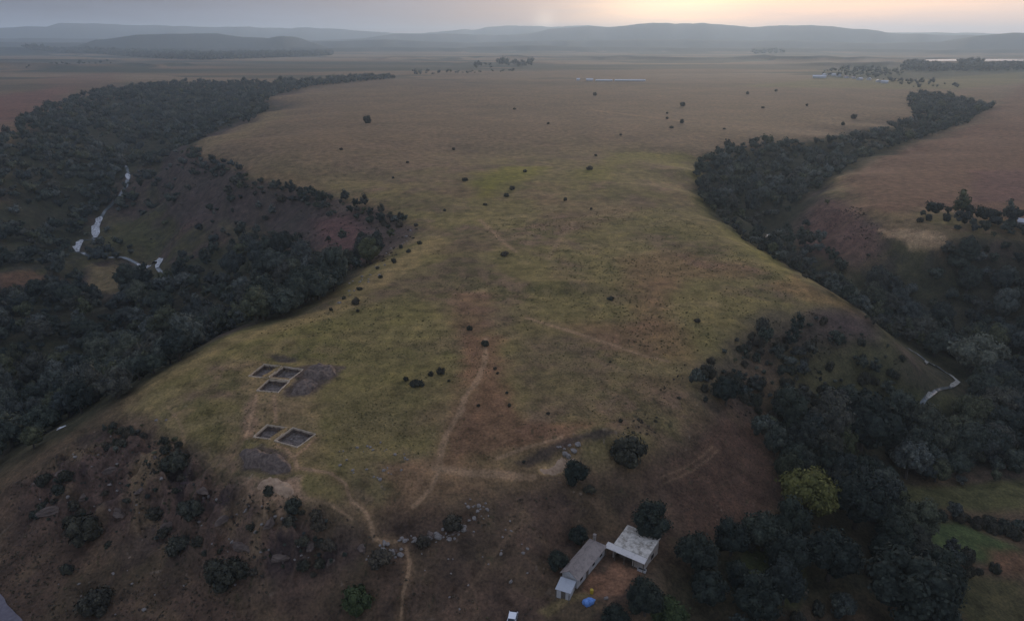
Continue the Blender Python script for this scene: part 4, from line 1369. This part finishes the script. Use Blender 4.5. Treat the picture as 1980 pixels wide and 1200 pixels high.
for pts in ([(-.93, -.72, 1.09), (-.93, .72, 1.09), (-.42, .64, 1.43), (-.42, -.64, 1.43)], [(1.70, -.72, 1.16), (1.70, .72, 1.16), (1.24, .64, 1.46), (1.24, -.64, 1.46)]):
    mb = MB(); d = -.03 if pts[0][0] < 0 else .03
    mb.face(*[(p[0] + d, p[1], p[2] + .02) for p in pts]); mb.face(*[(p[0] + d * .2, p[1], p[2] - .01) for p in pts][::-1])
    mb.build('windscreen' if d < 0 else 'rear_window', M_GLASS, car)
for s in (-1, 1):
    for (a, b) in ((-.78, .28), (.34, 1.35)):
        mb = MB()
        mb.face((a, s * .868, 1.08), (b, s * .868, 1.08), (min(b, 1.18), s * .722, 1.42), (max(a, -.36), s * .722, 1.42))
        mb.build('side_window', M_GLASS, car)
    for wx in (-1.22, 1.25):
        mb = MB(); mb.tube((wx, s * .70, .31), (wx, s * .89, .31), .31, 18); wh_ = mb.build('wheel', M_RUBBER, car)
        mb = MB(); mb.tube((wx, s * .80, .31), (wx, s * .90, .31), .18, 14); mb.build('rim', M_CHROME, wh_)
    mb = MB(); mb.box((-1.95, s * .62, .68), .08, .34, .16); mb.build('headlight', M_CHROME, car)
    mb = MB(); mb.box((1.95, s * .66, .76), .08, .26, .18); mb.build('tail_light', M_RED, car)

# ------------------------------------------------------------------ excavation trenches
TL = ['square dug trench, far left one of the group of three', 'square dug trench, far right one of the group of three', 'square dug trench, nearest of the group of three',
      'square dug trench, left half of the lower pair', 'square dug trench, right half of the lower pair with pale stones on its floor']
for i, (c, u, hl, hw) in enumerate(PIT_FRAMES):
    lev = _pitlev[i]
    tr = empty('excavation_trench', (c[0], c[1], lev), math.atan2(u[1], u[0]), TL[i], 'trench', 'dug trenches on the plateau')
    g = np.random.default_rng(40 + i)
    # pale trampled edge around the hole
    V, Q = [], []
    n = 10
    ring = [((-hl, -hw), (hl, -hw)), ((hl, -hw), (hl, hw)), ((hl, hw), (-hl, hw)), ((-hl, hw), (-hl, -hw))]
    pts = []
    for (a, b) in ring:
        for k in range(n):
            pts.append((a[0] + (b[0] - a[0]) * k / n, a[1] + (b[1] - a[1]) * k / n))
    for (px_, py_) in pts:
        ex, ey = px_ / hl, py_ / hw
        m_ = max(abs(ex), abs(ey))
        ox, oy = (np.sign(ex) if abs(ex) > .98 else 0), (np.sign(ey) if abs(ey) > .98 else 0)
        wdt = .09 + .14 * g.uniform() ** 1.5
        i0 = g.uniform(-.10, .03)
        hgt = .05 + .12 * g.uniform()
        V += [(px_ + ox * i0, py_ + oy * i0, -.45), (px_ + ox * i0, py_ + oy * i0, hgt * .8), (px_ + ox * wdt * .5, py_ + oy * wdt * .5, hgt), (px_ + ox * (wdt + .12), py_ + oy * (wdt + .12), -.3)]
    m = len(pts)
    for k in range(m):
        k2 = (k + 1) % m
        for c_ in range(3):
            Q.append((4 * k + c_, 4 * k + c_ + 1, 4 * k2 + c_ + 1, 4 * k2 + c_))
    add_obj('baulk', np_mesh('baulk', V, np.array(Q)[:, ::-1], M_BAULK), tr)
    # earth sides
    mb = MB()
    for (a, b) in (((-hl, -hw), (hl, -hw)), ((hl, -hw), (hl, hw)), ((hl, hw), (-hl, hw)), ((-hl, hw), (-hl, -hw))):
        n = 8
        for k in range(n):
            p = [a[0] + (b[0] - a[0]) * k / n, a[1] + (b[1] - a[1]) * k / n]; q = [a[0] + (b[0] - a[0]) * (k + 1) / n, a[1] + (b[1] - a[1]) * (k + 1) / n]
            mb.face((p[0] * .97, p[1] * .97, -PIT_D), (q[0] * .97, q[1] * .97, -PIT_D), (q[0], q[1], -.3), (p[0], p[1], -.3))
    mb.build('pit_side', M_DARKEARTH, tr)
    # uneven floor
    nx = 14
    gx, gy = np.meshgrid(np.linspace(-hl, hl, nx), np.linspace(-hw, hw, nx))
    gz = -PIT_D + .15 + .5 * fbm(gx.ravel() + 31 * i, gy.ravel(), 2.2, 70 + i, 3) + .15 * vnoise(gx.ravel(), gy.ravel(), .5, 3)
    idx = np.arange(nx * nx).reshape(nx, nx)
    fq = np.stack([idx[:-1, :-1], idx[:-1, 1:], idx[1:, 1:], idx[1:, :-1]], -1).reshape(-1, 4)
    fl = add_obj('pit_floor', np_mesh('pit_floor', np.stack([gx.ravel(), gy.ravel(), gz], 1), fq, M_DIRT, smooth=True), tr)
    for k in range(7):
        st = add_obj('stone', lump_mesh('stone', .32 * g.uniform(.5, 1.2), .25 * g.uniform(.6, 1.3), .18, M_STONE, 100 * i + k, sub=1, amp=.25), fl)
        st.location = (g.uniform(-.75, .75) * hl, g.uniform(-.75, .75) * hw, -PIT_D + .3)

# ------------------------------------------------------------------ spoil heaps (draped mounds)
def heap(pix, h, mat, label, seed, rough=.5):
    P = poly_world(pix)
    lo, hi = P.min(0) - 1, P.max(0) + 1
    n = 44
    gx, gy = np.meshgrid(np.linspace(lo[0], hi[0], n), np.linspace(lo[1], hi[1], n))
    X, Y = gx.ravel(), gy.ravel()
    d = -(sdist_poly(X, Y, P) + 1.9 * fbm(X, Y, 3.0, seed, 4))
    base = H(X, Y)
    k = np.clip(d / 1.6, -.6, 1)
    z = base + np.where(k > 0, h * 1.3 * (k * (2 - k)) * (1 + 1.5 * rough * fbm(X, Y, 2.2, seed + 3, 4)), .5 * k) + .28 * vnoise(X, Y, .6, seed) * (k > 0)
    idx = np.arange(n * n).reshape(n, n)
    fq = np.stack([idx[:-1, :-1], idx[:-1, 1:], idx[1:, 1:], idx[1:, :-1]], -1).reshape(-1, 4)
    keep = (k[fq] > -.25).any(1)
    fq = fq[keep]
    used = np.unique(fq)
    remap = np.full(n * n, -1); remap[used] = np.arange(len(used))
    c = np.array([X[used].mean(), Y[used].mean(), z[used].mean()])
    V = np.stack([X[used], Y[used], z[used]], 1) - c
    o = add_obj('spoil_heap', np_mesh('spoil_heap', V, remap[fq], mat, smooth=True), loc=tuple(c))
    return tag(o, label, 'spoil heap')


heap([(592,716),(622,708),(652,710),(654,722),(630,732),(606,736),(586,730)], 1.0, M_DARKEARTH, 'dark spoil heap right of the three upper trenches', 81)
heap([(574,740),(604,734),(612,748),(596,762),(566,762),(560,752)], .8, M_DARKEARTH, 'bluish dark spoil heap close beside the nearest upper trench', 82)
heap([(468,880),(505,872),(540,884),(566,900),(560,914),(520,912),(478,905)], 1.1, M_DARKEARTH, 'long dark spoil heap below the lower pair of trenches', 83)
heap([(488,938),(520,931),(562,935),(564,952),(545,960),(520,962),(500,954)], .45, M_PALEEARTH, 'broad pale spoil spill at the top of the front scarp', 84)
heap([(1046,905),(1070,893),(1108,889),(1112,896),(1078,910),(1050,914)], .35, M_PALEEARTH, 'pale sandy bank in the quarry hollow', 85)

# ------------------------------------------------------------------ rock outcrops of the scarp
M_CRAG = simple_mat('weathered_crag', (.075, .054, .046), (.19, .142, .112), .9, 1.0, (.3, .7), .3)


def outcrop_mesh(seed):
    g = np.random.default_rng(seed)
    v, f = ico(4)
    r = np.ones(len(v))
    for k in range(9):                      # cut by random planes: angular faces
        n = g.normal(size=3); n[2] = abs(n[2]) * .6; n /= np.linalg.norm(n)
        d = v @ n
        lim = g.uniform(.45, .8)
        r = np.minimum(r, np.where(d > lim, lim / np.maximum(d, 1e-6), 1))
    v = v * r[:, None]
    v[:, 2] = np.round(v[:, 2] * 4.5) / 4.5 * .45 + v[:, 2] * .55        # bedding ledges
    w = .05 * np.sin(v @ g.normal(size=3) * 9) + .04 * np.sin(v @ g.normal(size=3) * 17)
    return np_mesh('rock_outcrop', v * (1 + w)[:, None], f, M_CRAG)


OUT_ME = [outcrop_mesh(700 + k) for k in range(5)]
for k, (u, v, s) in enumerate(((70, 935, 2.4), (120, 910, 2.0), (95, 985, 2.6), (160, 960, 2.2), (215, 905, 2.0), (230, 985, 2.6), (275, 945, 1.8), (300, 885, 1.6), (330, 1015, 2.2), (390, 945, 1.8),
                               (430, 1000, 2.0), (470, 1055, 2.2), (520, 1010, 1.6), (540, 1075, 2.0), (600, 1050, 1.7), (640, 1085, 1.5), (700, 1055, 1.6), (755, 1066, 1.3), (830, 1033, 1.5), (880, 1026, 1.3))):
    x, y = hit(u, v, True)
    z = H(x, y)
    o = bpy.data.objects.new('rock_outcrop', OUT_ME[k % 5]); col.objects.link(o)
    o.location = (x[0], y[0], z[0] - s * .12); o.rotation_euler = (.35, .1 * (k % 3 - 1), k * 1.7); s *= .85; o.scale = (s * 1.35, s * .85, s * .5)
    near_trail = u > 660
    tag(o, 'low grey brown rock ledge at the foot of the footpath' if near_trail else 'craggy brown rock ledge jutting from the front scarp', 'rock', 'rock ledges by the footpath' if near_trail else 'rock ledges of the front scarp')

# ------------------------------------------------------------------ boulders
STONES = [np.random.default_rng(900 + k) for k in range(5)]
STONE_ME = [lump_mesh('boulder', 1, .8, .62, M_STONE, 600 + k, sub=2, amp=.34, square=.35, freq=1.7) for k in range(5)]
for me_ in STONE_ME:
    me_.polygons.foreach_set('use_smooth', np.zeros(len(me_.polygons), bool))


def boulders(area, n, r0, r1, label, group, seed):
    P = np.array(area, float)
    g = np.random.default_rng(seed)
    lo, hi = P.min(0), P.max(0)
    pu, pv = g.uniform(lo[0], hi[0], n * 6), g.uniform(lo[1], hi[1], n * 6)
    ok = sdist_poly(pu, pv, P) < 0
    pu, pv = pu[ok][:n], pv[ok][:n]
    x, y = hit(pu, pv, True)
    z = H(x, y)
    for i in range(len(x)):
        s = r0 + (r1 - r0) * g.uniform() ** 2.2
        o = bpy.data.objects.new('boulder', STONE_ME[i % 5]); col.objects.link(o)
        o.location = (x[i], y[i], z[i] + s * .12); o.rotation_euler = (g.uniform(-.3, .3), g.uniform(-.3, .3), g.uniform(0, 6.3))
        o.scale = (s, s * g.uniform(.7, 1.1), s * g.uniform(.7, 1.2))
        tag(o, label, 'boulder', group)


boulders([(680,1078),(740,1050),(790,1035),(860,1020),(905,1010),(900,1040),(800,1062),(740,1088)], 60, .22, .8, 'grey boulder in the rock outcrop at the foot of the trail', 'boulders of the rock outcrop', 1)
boulders([(650,870),(760,850),(800,900),(740,930),(640,905)], 30, .2, .55, 'small pale stone scattered in the grass near the lower trenches', 'stones near the lower trenches', 2)
boulders([(900,960),(960,960),(960,1000),(900,1010)], 18, .2, .6, 'pale stone on the slope below the wide tan track', 'stones below the tan track', 3)
boulders([(1075,850),(1118,856),(1112,882),(1080,885)], 10, .35, .95, 'pale boulder along the ledge of the quarry hollow', 'boulders of the quarry ledge', 4)
boulders([(60,900),(330,800),(360,900),(300,1000),(60,990)], 34, .18, .6, 'weathered boulder on the left part of the front scarp', 'boulders on the left scarp', 5)
boulders([(350,950),(560,980),(640,1060),(560,1120),(380,1060)], 34, .18, .6, 'weathered boulder on the middle of the front scarp', 'boulders on the middle scarp', 6)
boulders([(660,560),(800,440),(815,460),(740,530),(650,600)], 26, .4, 1.0, 'rock on the broken rim where the plateau narrows', 'rocks on the narrow rim', 7)
boulders([(60,1080),(480,1120),(560,1190),(120,1190)], 14, .2, .5, 'pale stone lying on the bottom left grass slope', 'stones on the bottom left slope', 8)
boulders([(800,1060),(1000,1000),(1040,1100),(940,1190),(820,1180)], 22, .2, .5, 'pale stone lying on the slope left of the farm', 'stones on the slope left of the farm', 9)

# ------------------------------------------------------------------ water: ribbons lying on the valley floor
M_WATER, wn, N, L, B = new_mat('river_water')
B.inputs['Base Color'].default_value = (.10, .11, .11, 1)
B.inputs['Roughness'].default_value = .22
B.inputs['Specular IOR Level'].default_value = .9
tc = N.new('ShaderNodeTexCoord')
bump(wn, noise(wn, tc.outputs['Object'], .8, 4), .25, .15, B)
M_GLINT = simple_mat('water_glint_and_gravel', (.16, .15, .14), (.62, .62, .63), .8, .6, (.38, .58), .1)  # bright glints on the water painted as pale strips, with some gravel brown


def ribbon(name, pix, w0, mat, lift, label=None, seed=0, dense=10):
    p = np.array(pix, float)
    q = np.concatenate([np.linspace(a, b, dense)[:-1] for a, b in zip(p[:-1], p[1:])] + [p[-1:]])
    x, y = hit(q[:, 0], q[:, 1])
    tx, ty = np.gradient(x), np.gradient(y)
    l = np.hypot(tx, ty) + 1e-6
    nx, ny = -ty / l, tx / l
    s = np.arange(len(x))
    cols = []
    K = 5
    for k in range(K):
        o = (k / (K - 1) - .5) * 2
        wv = w0 * (1 + .5 * vnoise(s * 1.0, s * 0 + k // 3 + seed, 3.0, 8)) * np.minimum(1, .35 + np.minimum(s, s[::-1]) / 4)
        X, Y = x + nx * o * wv, y + ny * o * wv
        cols.append(np.stack([X, Y, H(X, Y) + lift], 1))
    V = np.stack(cols, 1)
    zc = V[:, :, 2].mean(1, keepdims=True)
    V[:, :, 2] = np.maximum(V[:, :, 2], zc)
    idx = np.arange(len(x) * K).reshape(len(x), K)
    fq = np.stack([idx[:-1, :-1], idx[:-1, 1:], idx[1:, 1:], idx[1:, :-1]], -1).reshape(-1, 4)
    return tag(add_obj(name, np_mesh(name, V.reshape(-1, 3), fq, mat, smooth=True)), label, kind='structure')


M_STREAMGLINT = simple_mat('stream_glint_and_gravel', (.13, .125, .11), (.34, .33, .29), .9, .6, (.35, .62), .1)  # duller glints of the stream put into the colour, toned like gravel
ribbon('river', [(243,322),(250,338),(244,360),(220,395),(196,425),(188,445),(178,462),(156,458),(149,472),(150,490),(175,497),(215,500),(262,502),(285,507),(311,507),(306,526),(330,545)], 1.3, M_WATER, .2, seed=1)
ribbon('river_glint', [(245,334),(249,350)], 1.7, M_GLINT, .5, seed=2)
ribbon('river_glint', [(196,424),(188,440),(184,456)], 2.4, M_GLINT, .5, seed=3)
ribbon('river_glint', [(156,458),(149,474),(151,490)], 2.4, M_GLINT, .5, seed=4)
ribbon('river_glint', [(180,497),(196,496)], 1.0, M_GLINT, .5, seed=5)
ribbon('river_glint', [(264,503),(285,508),(311,506),(305,526)], 1.7, M_GLINT, .5, seed=6)
ribbon('stream', [(1490,440),(1484,462),(1480,475)], 1.0, M_WATER, .2, seed=7)
ribbon('stream_glint', [(1487,452),(1483,466)], 1.0, M_STREAMGLINT, .5, seed=8)
ribbon('stream', [(1755,672),(1768,682),(1790,700),(1812,710),(1832,722),(1854,740),(1838,747),(1815,754),(1800,765),(1788,776),(1770,800)], 0.6, M_WATER, .2, seed=9)
ribbon('stream_glint', [(1764,680),(1778,688)], 0.8, M_STREAMGLINT, .4, seed=10)
ribbon('stream_glint', [(1787,699),(1808,709)], 0.8, M_STREAMGLINT, .4, seed=11)
ribbon('stream_glint', [(1828,720),(1852,740),(1838,747)], 0.7, M_STREAMGLINT, .4, seed=12)
ribbon('stream_glint', [(1802,762),(1789,776)], 0.6, M_STREAMGLINT, .4, seed=13)
ribbon('stream', [(110,834),(118,829),(128,824)], .7, M_GLINT, .3, seed=14)
M_ROAD = simple_mat('road_tarmac', (.12, .105, .12), (.17, .15, .165), 1.5, .8)
ribbon('road', [(-60,1135),(-20,1160),(15,1195),(45,1240)], 1.6, M_ROAD, .25, seed=15)

# pale far lake
M_LAKE = simple_mat('lake_water', (.5, .46, .42), (.55, .5, .46), .01, .12)
p = [(1790, 118), (2300, 118), (2300, 114.2), (1860, 114.2), (1790, 115.5)]
xs, ys = at_z([q[0] for q in p], [q[1] for q in p], 14.0)
lk = np.array([(a, b, 14.0) for a, b in zip(xs, ys)])
tag(add_obj('lake', np_mesh('lake', lk, np.array([[0, 1, 2, 3, 4]]), M_LAKE)), kind='structure')

# ------------------------------------------------------------------ far white sheds and the village
M_FARWHITE = simple_mat('white_wall', (.45, .44, .45), (.55, .54, .55), .2, .7)
M_FARROOF = simple_mat('pale_far_roof', (.50, .49, .51), (.60, .59, .61), .2, .5)
M_FARRED = simple_mat('dull_tiled_roof', (.36, .24, .2), (.42, .3, .26), .3, .8)


def far_building(u, v, wpx, depth, wall_h, roof_h, label, cat, group, name='house', roofm=None, rz=None):
    x, y, z, wm = px_size(u, v, wpx)
    a = -math.atan2(x, y) if rz is None else rz
    o = empty(name, (x, y, z), a, label, cat, group)
    mb = MB(); mb.box((0, 0, -1), wm, depth, wall_h + 1)
    for sx in (-1, 1):
        mb.face((sx * wm / 2, -depth / 2, wall_h), (sx * wm / 2, depth / 2, wall_h), (sx * wm / 2, 0, wall_h + roof_h))
    mb.build('wall', M_FARWHITE, o)
    mb = MB(); e = .4
    mb.slab([(-wm / 2 - e, -depth / 2 - e, wall_h - .1), (wm / 2 + e, -depth / 2 - e, wall_h - .1), (wm / 2 + e, 0, wall_h + roof_h + .15), (-wm / 2 - e, 0, wall_h + roof_h + .15)], .2)
    mb.slab([(wm / 2 + e, depth / 2 + e, wall_h - .1), (-wm / 2 - e, depth / 2 + e, wall_h - .1), (-wm / 2 - e, 0, wall_h + roof_h + .15), (wm / 2 + e, 0, wall_h + roof_h + .15)], .2)
    mb.build('roof', roofm or M_FARROOF, o)
    return o


far_building(1168, 157, 32, 14, 2.2, 1.2, 'long white shed on the plain, left one of the white line', 'shed', 'long white sheds on the plain', 'long_shed')
far_building(1218, 157, 58, 14, 2.2, 1.2, 'longest white shed on the plain, right one of the white line', 'shed', 'long white sheds on the plain', 'long_shed')
far_building(1140, 156.5, 13, 10, 3.0, 2.0, 'short white shed beside the long white sheds on the plain', 'shed', 'long white sheds on the plain', 'long_shed')
far_building(1118, 156, 6, 9, 3.0, 2.0, 'smallest white shed at the left end of the white line on the plain', 'shed', 'long white sheds on the plain', 'long_shed')
far_building(1584, 151, 24, 12, 4.0, 2.5, 'longest pale building at the left end of the far village', 'house', 'houses of the far village', 'village_house')
for (u, v, wpx, red) in ((1612, 147, 7, 0), (1622, 148, 6, 0), (1604, 145, 6, 1), (1636, 151, 6, 1), (1662, 155, 9, 0), (1680, 155, 6, 0), (1650, 152, 5, 1), (1710, 161, 12, 0), (1698, 159, 6, 0), (1594, 147, 6, 0)):
    far_building(u, v, wpx, 9, 3.6, 2.0, 'small house with dull reddish roof in the far village' if red else 'small white house in the far village', 'house', 'red roofed houses of the far village' if red else 'white houses of the far village', 'village_house', M_FARRED if red else None, rz=u * .9)
x, y, z, wm = px_size(1976, 434, 14)
far_building(1974, 436, 12, 5, 2.4, 1.2, 'white hut among the trees above the right valley', 'hut', None, 'hut')

# ------------------------------------------------------------------ low scrub and tussocks on the near slopes
def tufts(name, pts, n, s0, s1, mat, seed, zrange=None, cover=None, squash=.8):
    P = poly_world(pts)
    lo, hi = P.min(0), P.max(0)
    g = np.random.default_rng(seed)
    x, y = g.uniform(lo[0], hi[0], n), g.uniform(lo[1], hi[1], n)
    ok = sdist_poly(x, y, P) < 0
    x, y = x[ok], y[ok]
    if cover is not None:
        ok = g.uniform(size=len(x)) < cover(x, y)
        x, y = x[ok], y[ok]
    z = H(x, y)
    m = len(x)
    s = s0 + (s1 - s0) * g.uniform(size=m) ** 2.5
    K = 24
    d = g.normal(size=(m, K, 3)); d[..., 2] = np.abs(d[..., 2]); d /= np.linalg.norm(d, axis=2, keepdims=True)
    cen = np.stack([x, y, z], 1)[:, None] + d * (s[:, None, None] * g.uniform(.3, .8, (m, K, 1))) * np.array([1, 1, squash])
    nn = d + g.normal(size=d.shape) * .5; nn /= np.linalg.norm(nn, axis=2, keepdims=True)
    t = np.cross(nn, g.normal(size=d.shape)); t /= np.linalg.norm(t, axis=2, keepdims=True) + 1e-9
    b = np.cross(nn, t)
    ls = (s * .27)[:, None, None] * g.uniform(.6, 1.4, (m, K, 1))
    V = np.stack([cen - t * ls, cen - b * ls * .8, cen + t * ls, cen + b * ls * .8], 2).reshape(-1, 3)
    me = np_mesh(name, V, np.arange(len(V)).reshape(-1, 4), mat)
    at = me.attributes.new('tint', 'FLOAT', 'POINT')
    at.data.foreach_set('value', np.repeat(g.uniform(size=m), K * 4).astype(np.float32))
    return tag(add_obj(name, me), kind='stuff')


LEAF_DRY = leaf_mat('dry_scrub', [(0, (.085, .066, .05)), (.4, (.115, .088, .06)), (.7, (.07, .066, .04)), (1, (.095, .07, .056))])
LEAF_GRASS = leaf_mat('grass_tussocks', [(0, (.115, .105, .045)), (.5, (.15, .125, .062)), (1, (.10, .088, .042))])
LEAF_SCRUB = leaf_mat('scrub_leaves', [(0, (.055, .052, .04)), (.4, (.07, .062, .046)), (.7, (.08, .062, .052)), (1, (.058, .056, .044))])
NEARSLOPE = [(-60,970),(60,910),(200,840),(330,855),(420,915),(480,950),(600,960),(720,1030),(860,1010),(1000,960),(1100,960),(1170,1010),(1060,1160),(1040,1230),(-60,1230)]
tufts('scrub', NEARSLOPE, 16000, .12, .5, LEAF_DRY, 51, cover=lambda x, y: np.clip(.35 + 1.6 * fbm(x, y, 12, 55, 3), 0, 1))
tufts('scrub', [(1300,720),(1420,650),(1560,600),(1700,660),(1780,760),(1640,800),(1480,850),(1420,820),(1330,800),(1230,860),(1200,830)], 12000, .15, .7, LEAF_SCRUB, 52, cover=lambda x, y: np.clip(.3 + 1.6 * fbm(x, y, 14, 56, 3), 0, 1))
tufts('scrub', [(20,945),(120,880),(230,835),(330,855),(400,900),(470,940),(560,985),(640,1060),(560,1130),(420,1110),(300,1060),(160,1040),(40,1010)], 12000, .15, .7, LEAF_SCRUB, 53, cover=lambda x, y: np.clip(.1 + 2.0 * fbm(x, y, 10, 57, 3), 0, 1))
tufts('scrub', [(250,340),(440,315),(560,370),(780,425),(815,445),(740,520),(600,520),(400,520),(300,500)], 13000, .3, 1.1, LEAF_SCRUB, 54, cover=lambda x, y: np.clip(.25 + 1.6 * fbm(x, y, 30, 58, 3), 0, 1))
tufts('scrub', [(1540,400),(1660,400),(1720,470),(1760,540),(1640,540),(1540,470)], 3500, .25, .8, LEAF_SCRUB, 55, cover=lambda x, y: np.clip(.1 + 1.6 * fbm(x, y, 30, 59, 3), 0, 1))
tufts('grass_tussocks', [(340,770),(460,690),(700,640),(1000,640),(1320,700),(1320,790),(1100,840),(980,890),(850,920),(700,960),(560,920),(420,860)], 17000, .10, .32, LEAF_GRASS, 56, cover=lambda x, y: np.clip(.4 + 1.2 * fbm(x, y, 16, 60, 3), 0, 1), squash=.5)
tufts('grass_tussocks', [(460,655),(640,600),(760,545),(880,460),(1000,400),(1300,400),(1440,490),(1580,570),(1450,620),(1330,690),(1000,660),(700,650)], 24000, .16, .5, LEAF_GRASS, 58, cover=lambda x, y: np.clip(.35 + 1.3 * fbm(x, y, 24, 61, 3), 0, 1), squash=.5)
tufts('grass_tussocks', [(1310,960),(1290,880),(1400,810),(1450,820),(1500,910),(1500,1000),(1400,1040),(1330,1030)], 4000, .08, .26, LEAF_DRY, 57, squash=.5)

# ------------------------------------------------------------------ air
hm = bpy.data.materials.new('haze')
hm.use_nodes = True
hn = hm.node_tree
hn.nodes.clear()
ho = hn.nodes.new('ShaderNodeOutputMaterial')
pv = hn.nodes.new('ShaderNodeVolumePrincipled')
pv.inputs['Color'].default_value = (.66, .83, 1.0, 1)
pv.inputs['Density'].default_value = HAZE
pv.inputs['Anisotropy'].default_value = .42
hn.links.new(pv.outputs[0], ho.inputs['Volume'])
zb, zt, xb = float(GZ.min()) - 1.0, float(max(GZ.max(), CAMZ)) + 25.0, 16900.0
bv = np.array([(-xb, -xb, zb), (xb, -xb, zb), (xb, xb, zb), (-xb, xb, zb), (-xb, -xb, zt), (xb, -xb, zt), (xb, xb, zt), (-xb, xb, zt)])
bf = np.array([(0, 3, 2, 1), (4, 5, 6, 7), (0, 1, 5, 4), (1, 2, 6, 5), (2, 3, 7, 6), (3, 0, 4, 7)])
tag(add_obj('haze', np_mesh('haze', bv, bf, hm)), kind='stuff')

# ------------------------------------------------------------------ sky and sun
w = bpy.data.worlds.new('World')
scene.world = w
w.use_nodes = True
wt = w.node_tree
bg = wt.nodes['Background']
sky = wt.nodes.new('ShaderNodeTexSky')
sky.sky_type = 'NISHITA'
sky.sun_disc = False
sky.sun_elevation = math.radians(SUN_EL)
sky.sun_rotation = math.radians(SUN_AZ)
sky.air_density = 1.4
sky.dust_density = 2.5
sky.ozone_density = 2.0
tcw = wt.nodes.new('ShaderNodeTexCoord')
gen = tcw.outputs['Generated']


def wmath(op, a, b=None, c=None, clamp=False):
    n = wt.nodes.new('ShaderNodeMath')
    n.operation = op
    n.use_clamp = clamp
    for s, v in zip(n.inputs, (a, b, c)):
        if v is None: continue
        if isinstance(v, bpy.types.NodeSocket): wt.links.new(v, s)
        else: s.default_value = v
    return n.outputs[0]


def toward(az, el, power):
    """falls off with the angle from one direction of the sky"""
    n = wt.nodes.new('ShaderNodeVectorMath')
    n.operation = 'DOT_PRODUCT'
    wt.links.new(gen, n.inputs[0])
    a, e = math.radians(az), math.radians(el)
    n.inputs[1].default_value = (math.sin(a) * math.cos(e), math.cos(a) * math.cos(e), math.sin(e))
    return wmath('POWER', wmath('MAXIMUM', n.outputs['Value'], 0.0), power)


def wscale(colr, k):
    n = wt.nodes.new('ShaderNodeVectorMath')
    n.operation = 'SCALE'
    n.inputs[0].default_value = colr
    wt.links.new(k, n.inputs['Scale'])
    return n.outputs[0]


def wadd(a, b):
    n = wt.nodes.new('ShaderNodeVectorMath')
    n.operation = 'ADD'
    wt.links.new(a, n.inputs[0]); wt.links.new(b, n.inputs[1])
    return n.outputs[0]


mp = wt.nodes.new('ShaderNodeMapping')
mp.inputs['Scale'].default_value = (1.0, 1.0, 11.0)
wt.links.new(gen, mp.inputs['Vector'])
cn = noise(wt, mp.outputs['Vector'], 2.6, 7, .55)
sx_ = wt.nodes.new('ShaderNodeSeparateXYZ')
wt.links.new(gen, sx_.inputs[0])
rise = wmath('MULTIPLY_ADD', wmath('MAXIMUM', sx_.outputs['Z'], 0.0), 1.15, .72)     # an overcast sky is brightest overhead
cover = wmath('MULTIPLY_ADD', cn, .5, .5, clamp=True)                 # an almost closed deck of cloud
deck = ramp(wt, cn, [(.3, CLOUD_DARK), (.7, CLOUD_LIGHT)])
sc_ = wt.nodes.new('ShaderNodeVectorMath'); sc_.operation = 'SCALE'
wt.links.new(sky.outputs['Color'], sc_.inputs[0]); sc_.inputs['Scale'].default_value = NISH
base = mixc(wt, cover, sc_.outputs[0], deck)
thin = wmath('MULTIPLY_ADD', cn, -1.1, 1.45)
g1 = wscale(GLOW_WIDE, wmath('MULTIPLY', toward(34, 2, 6.0), thin))
g2 = wscale(GLOW_MID, wmath('MULTIPLY', toward(11, 3.0, 160.0), thin))
g3 = wscale(GLOW_GAP, toward(2.5, 1.25, 12000.0))
bs_ = wt.nodes.new('ShaderNodeVectorMath'); bs_.operation = 'SCALE'
wt.links.new(base, bs_.inputs[0]); wt.links.new(rise, bs_.inputs['Scale'])
out = wadd(wadd(bs_.outputs[0], g1), wadd(g2, g3))
wt.links.new(out, bg.inputs['Color'])
bg.inputs['Strength'].default_value = SKY_STR
sd = bpy.data.lights.new('sun', 'SUN')
sd.energy = SUN_STR
sd.angle = math.radians(SUN_ANGLE)
sd.color = (1.0, .80, .60)
so = bpy.data.objects.new('sun', sd)
col.objects.link(so)
e, a = math.radians(SUN_EL), math.radians(SUN_AZ)
dirv = Vector((math.sin(a) * math.cos(e), math.cos(a) * math.cos(e), math.sin(e)))
so.rotation_euler = dirv.to_track_quat('Z', 'Y').to_euler()
so.location = (300, 600, 400)

# ------------------------------------------------------------------ camera and render settings
cd = bpy.data.cameras.new('camera')
cd.sensor_width = 36.0
cd.lens = 36.0 * F / 1980.0
cd.clip_start = 1.0
cd.clip_end = 200000.0
co = bpy.data.objects.new('camera', cd)
col.objects.link(co)
co.location = (0, 0, CAMZ)
co.rotation_euler = (math.pi / 2 - PITCH, 0, 0)
scene.camera = co
vs = scene.view_settings
vs.view_transform = 'Standard'
vs.look = 'None'
vs.exposure = EXPO
vs.gamma = 1.0
scene.cycles.use_denoising = True
scene.cycles.volume_bounces = 1
scene.cycles.max_bounces = 6
scene.cycles.diffuse_bounces = 3
scene.cycles.caustics_reflective = False
scene.cycles.caustics_refractive = False
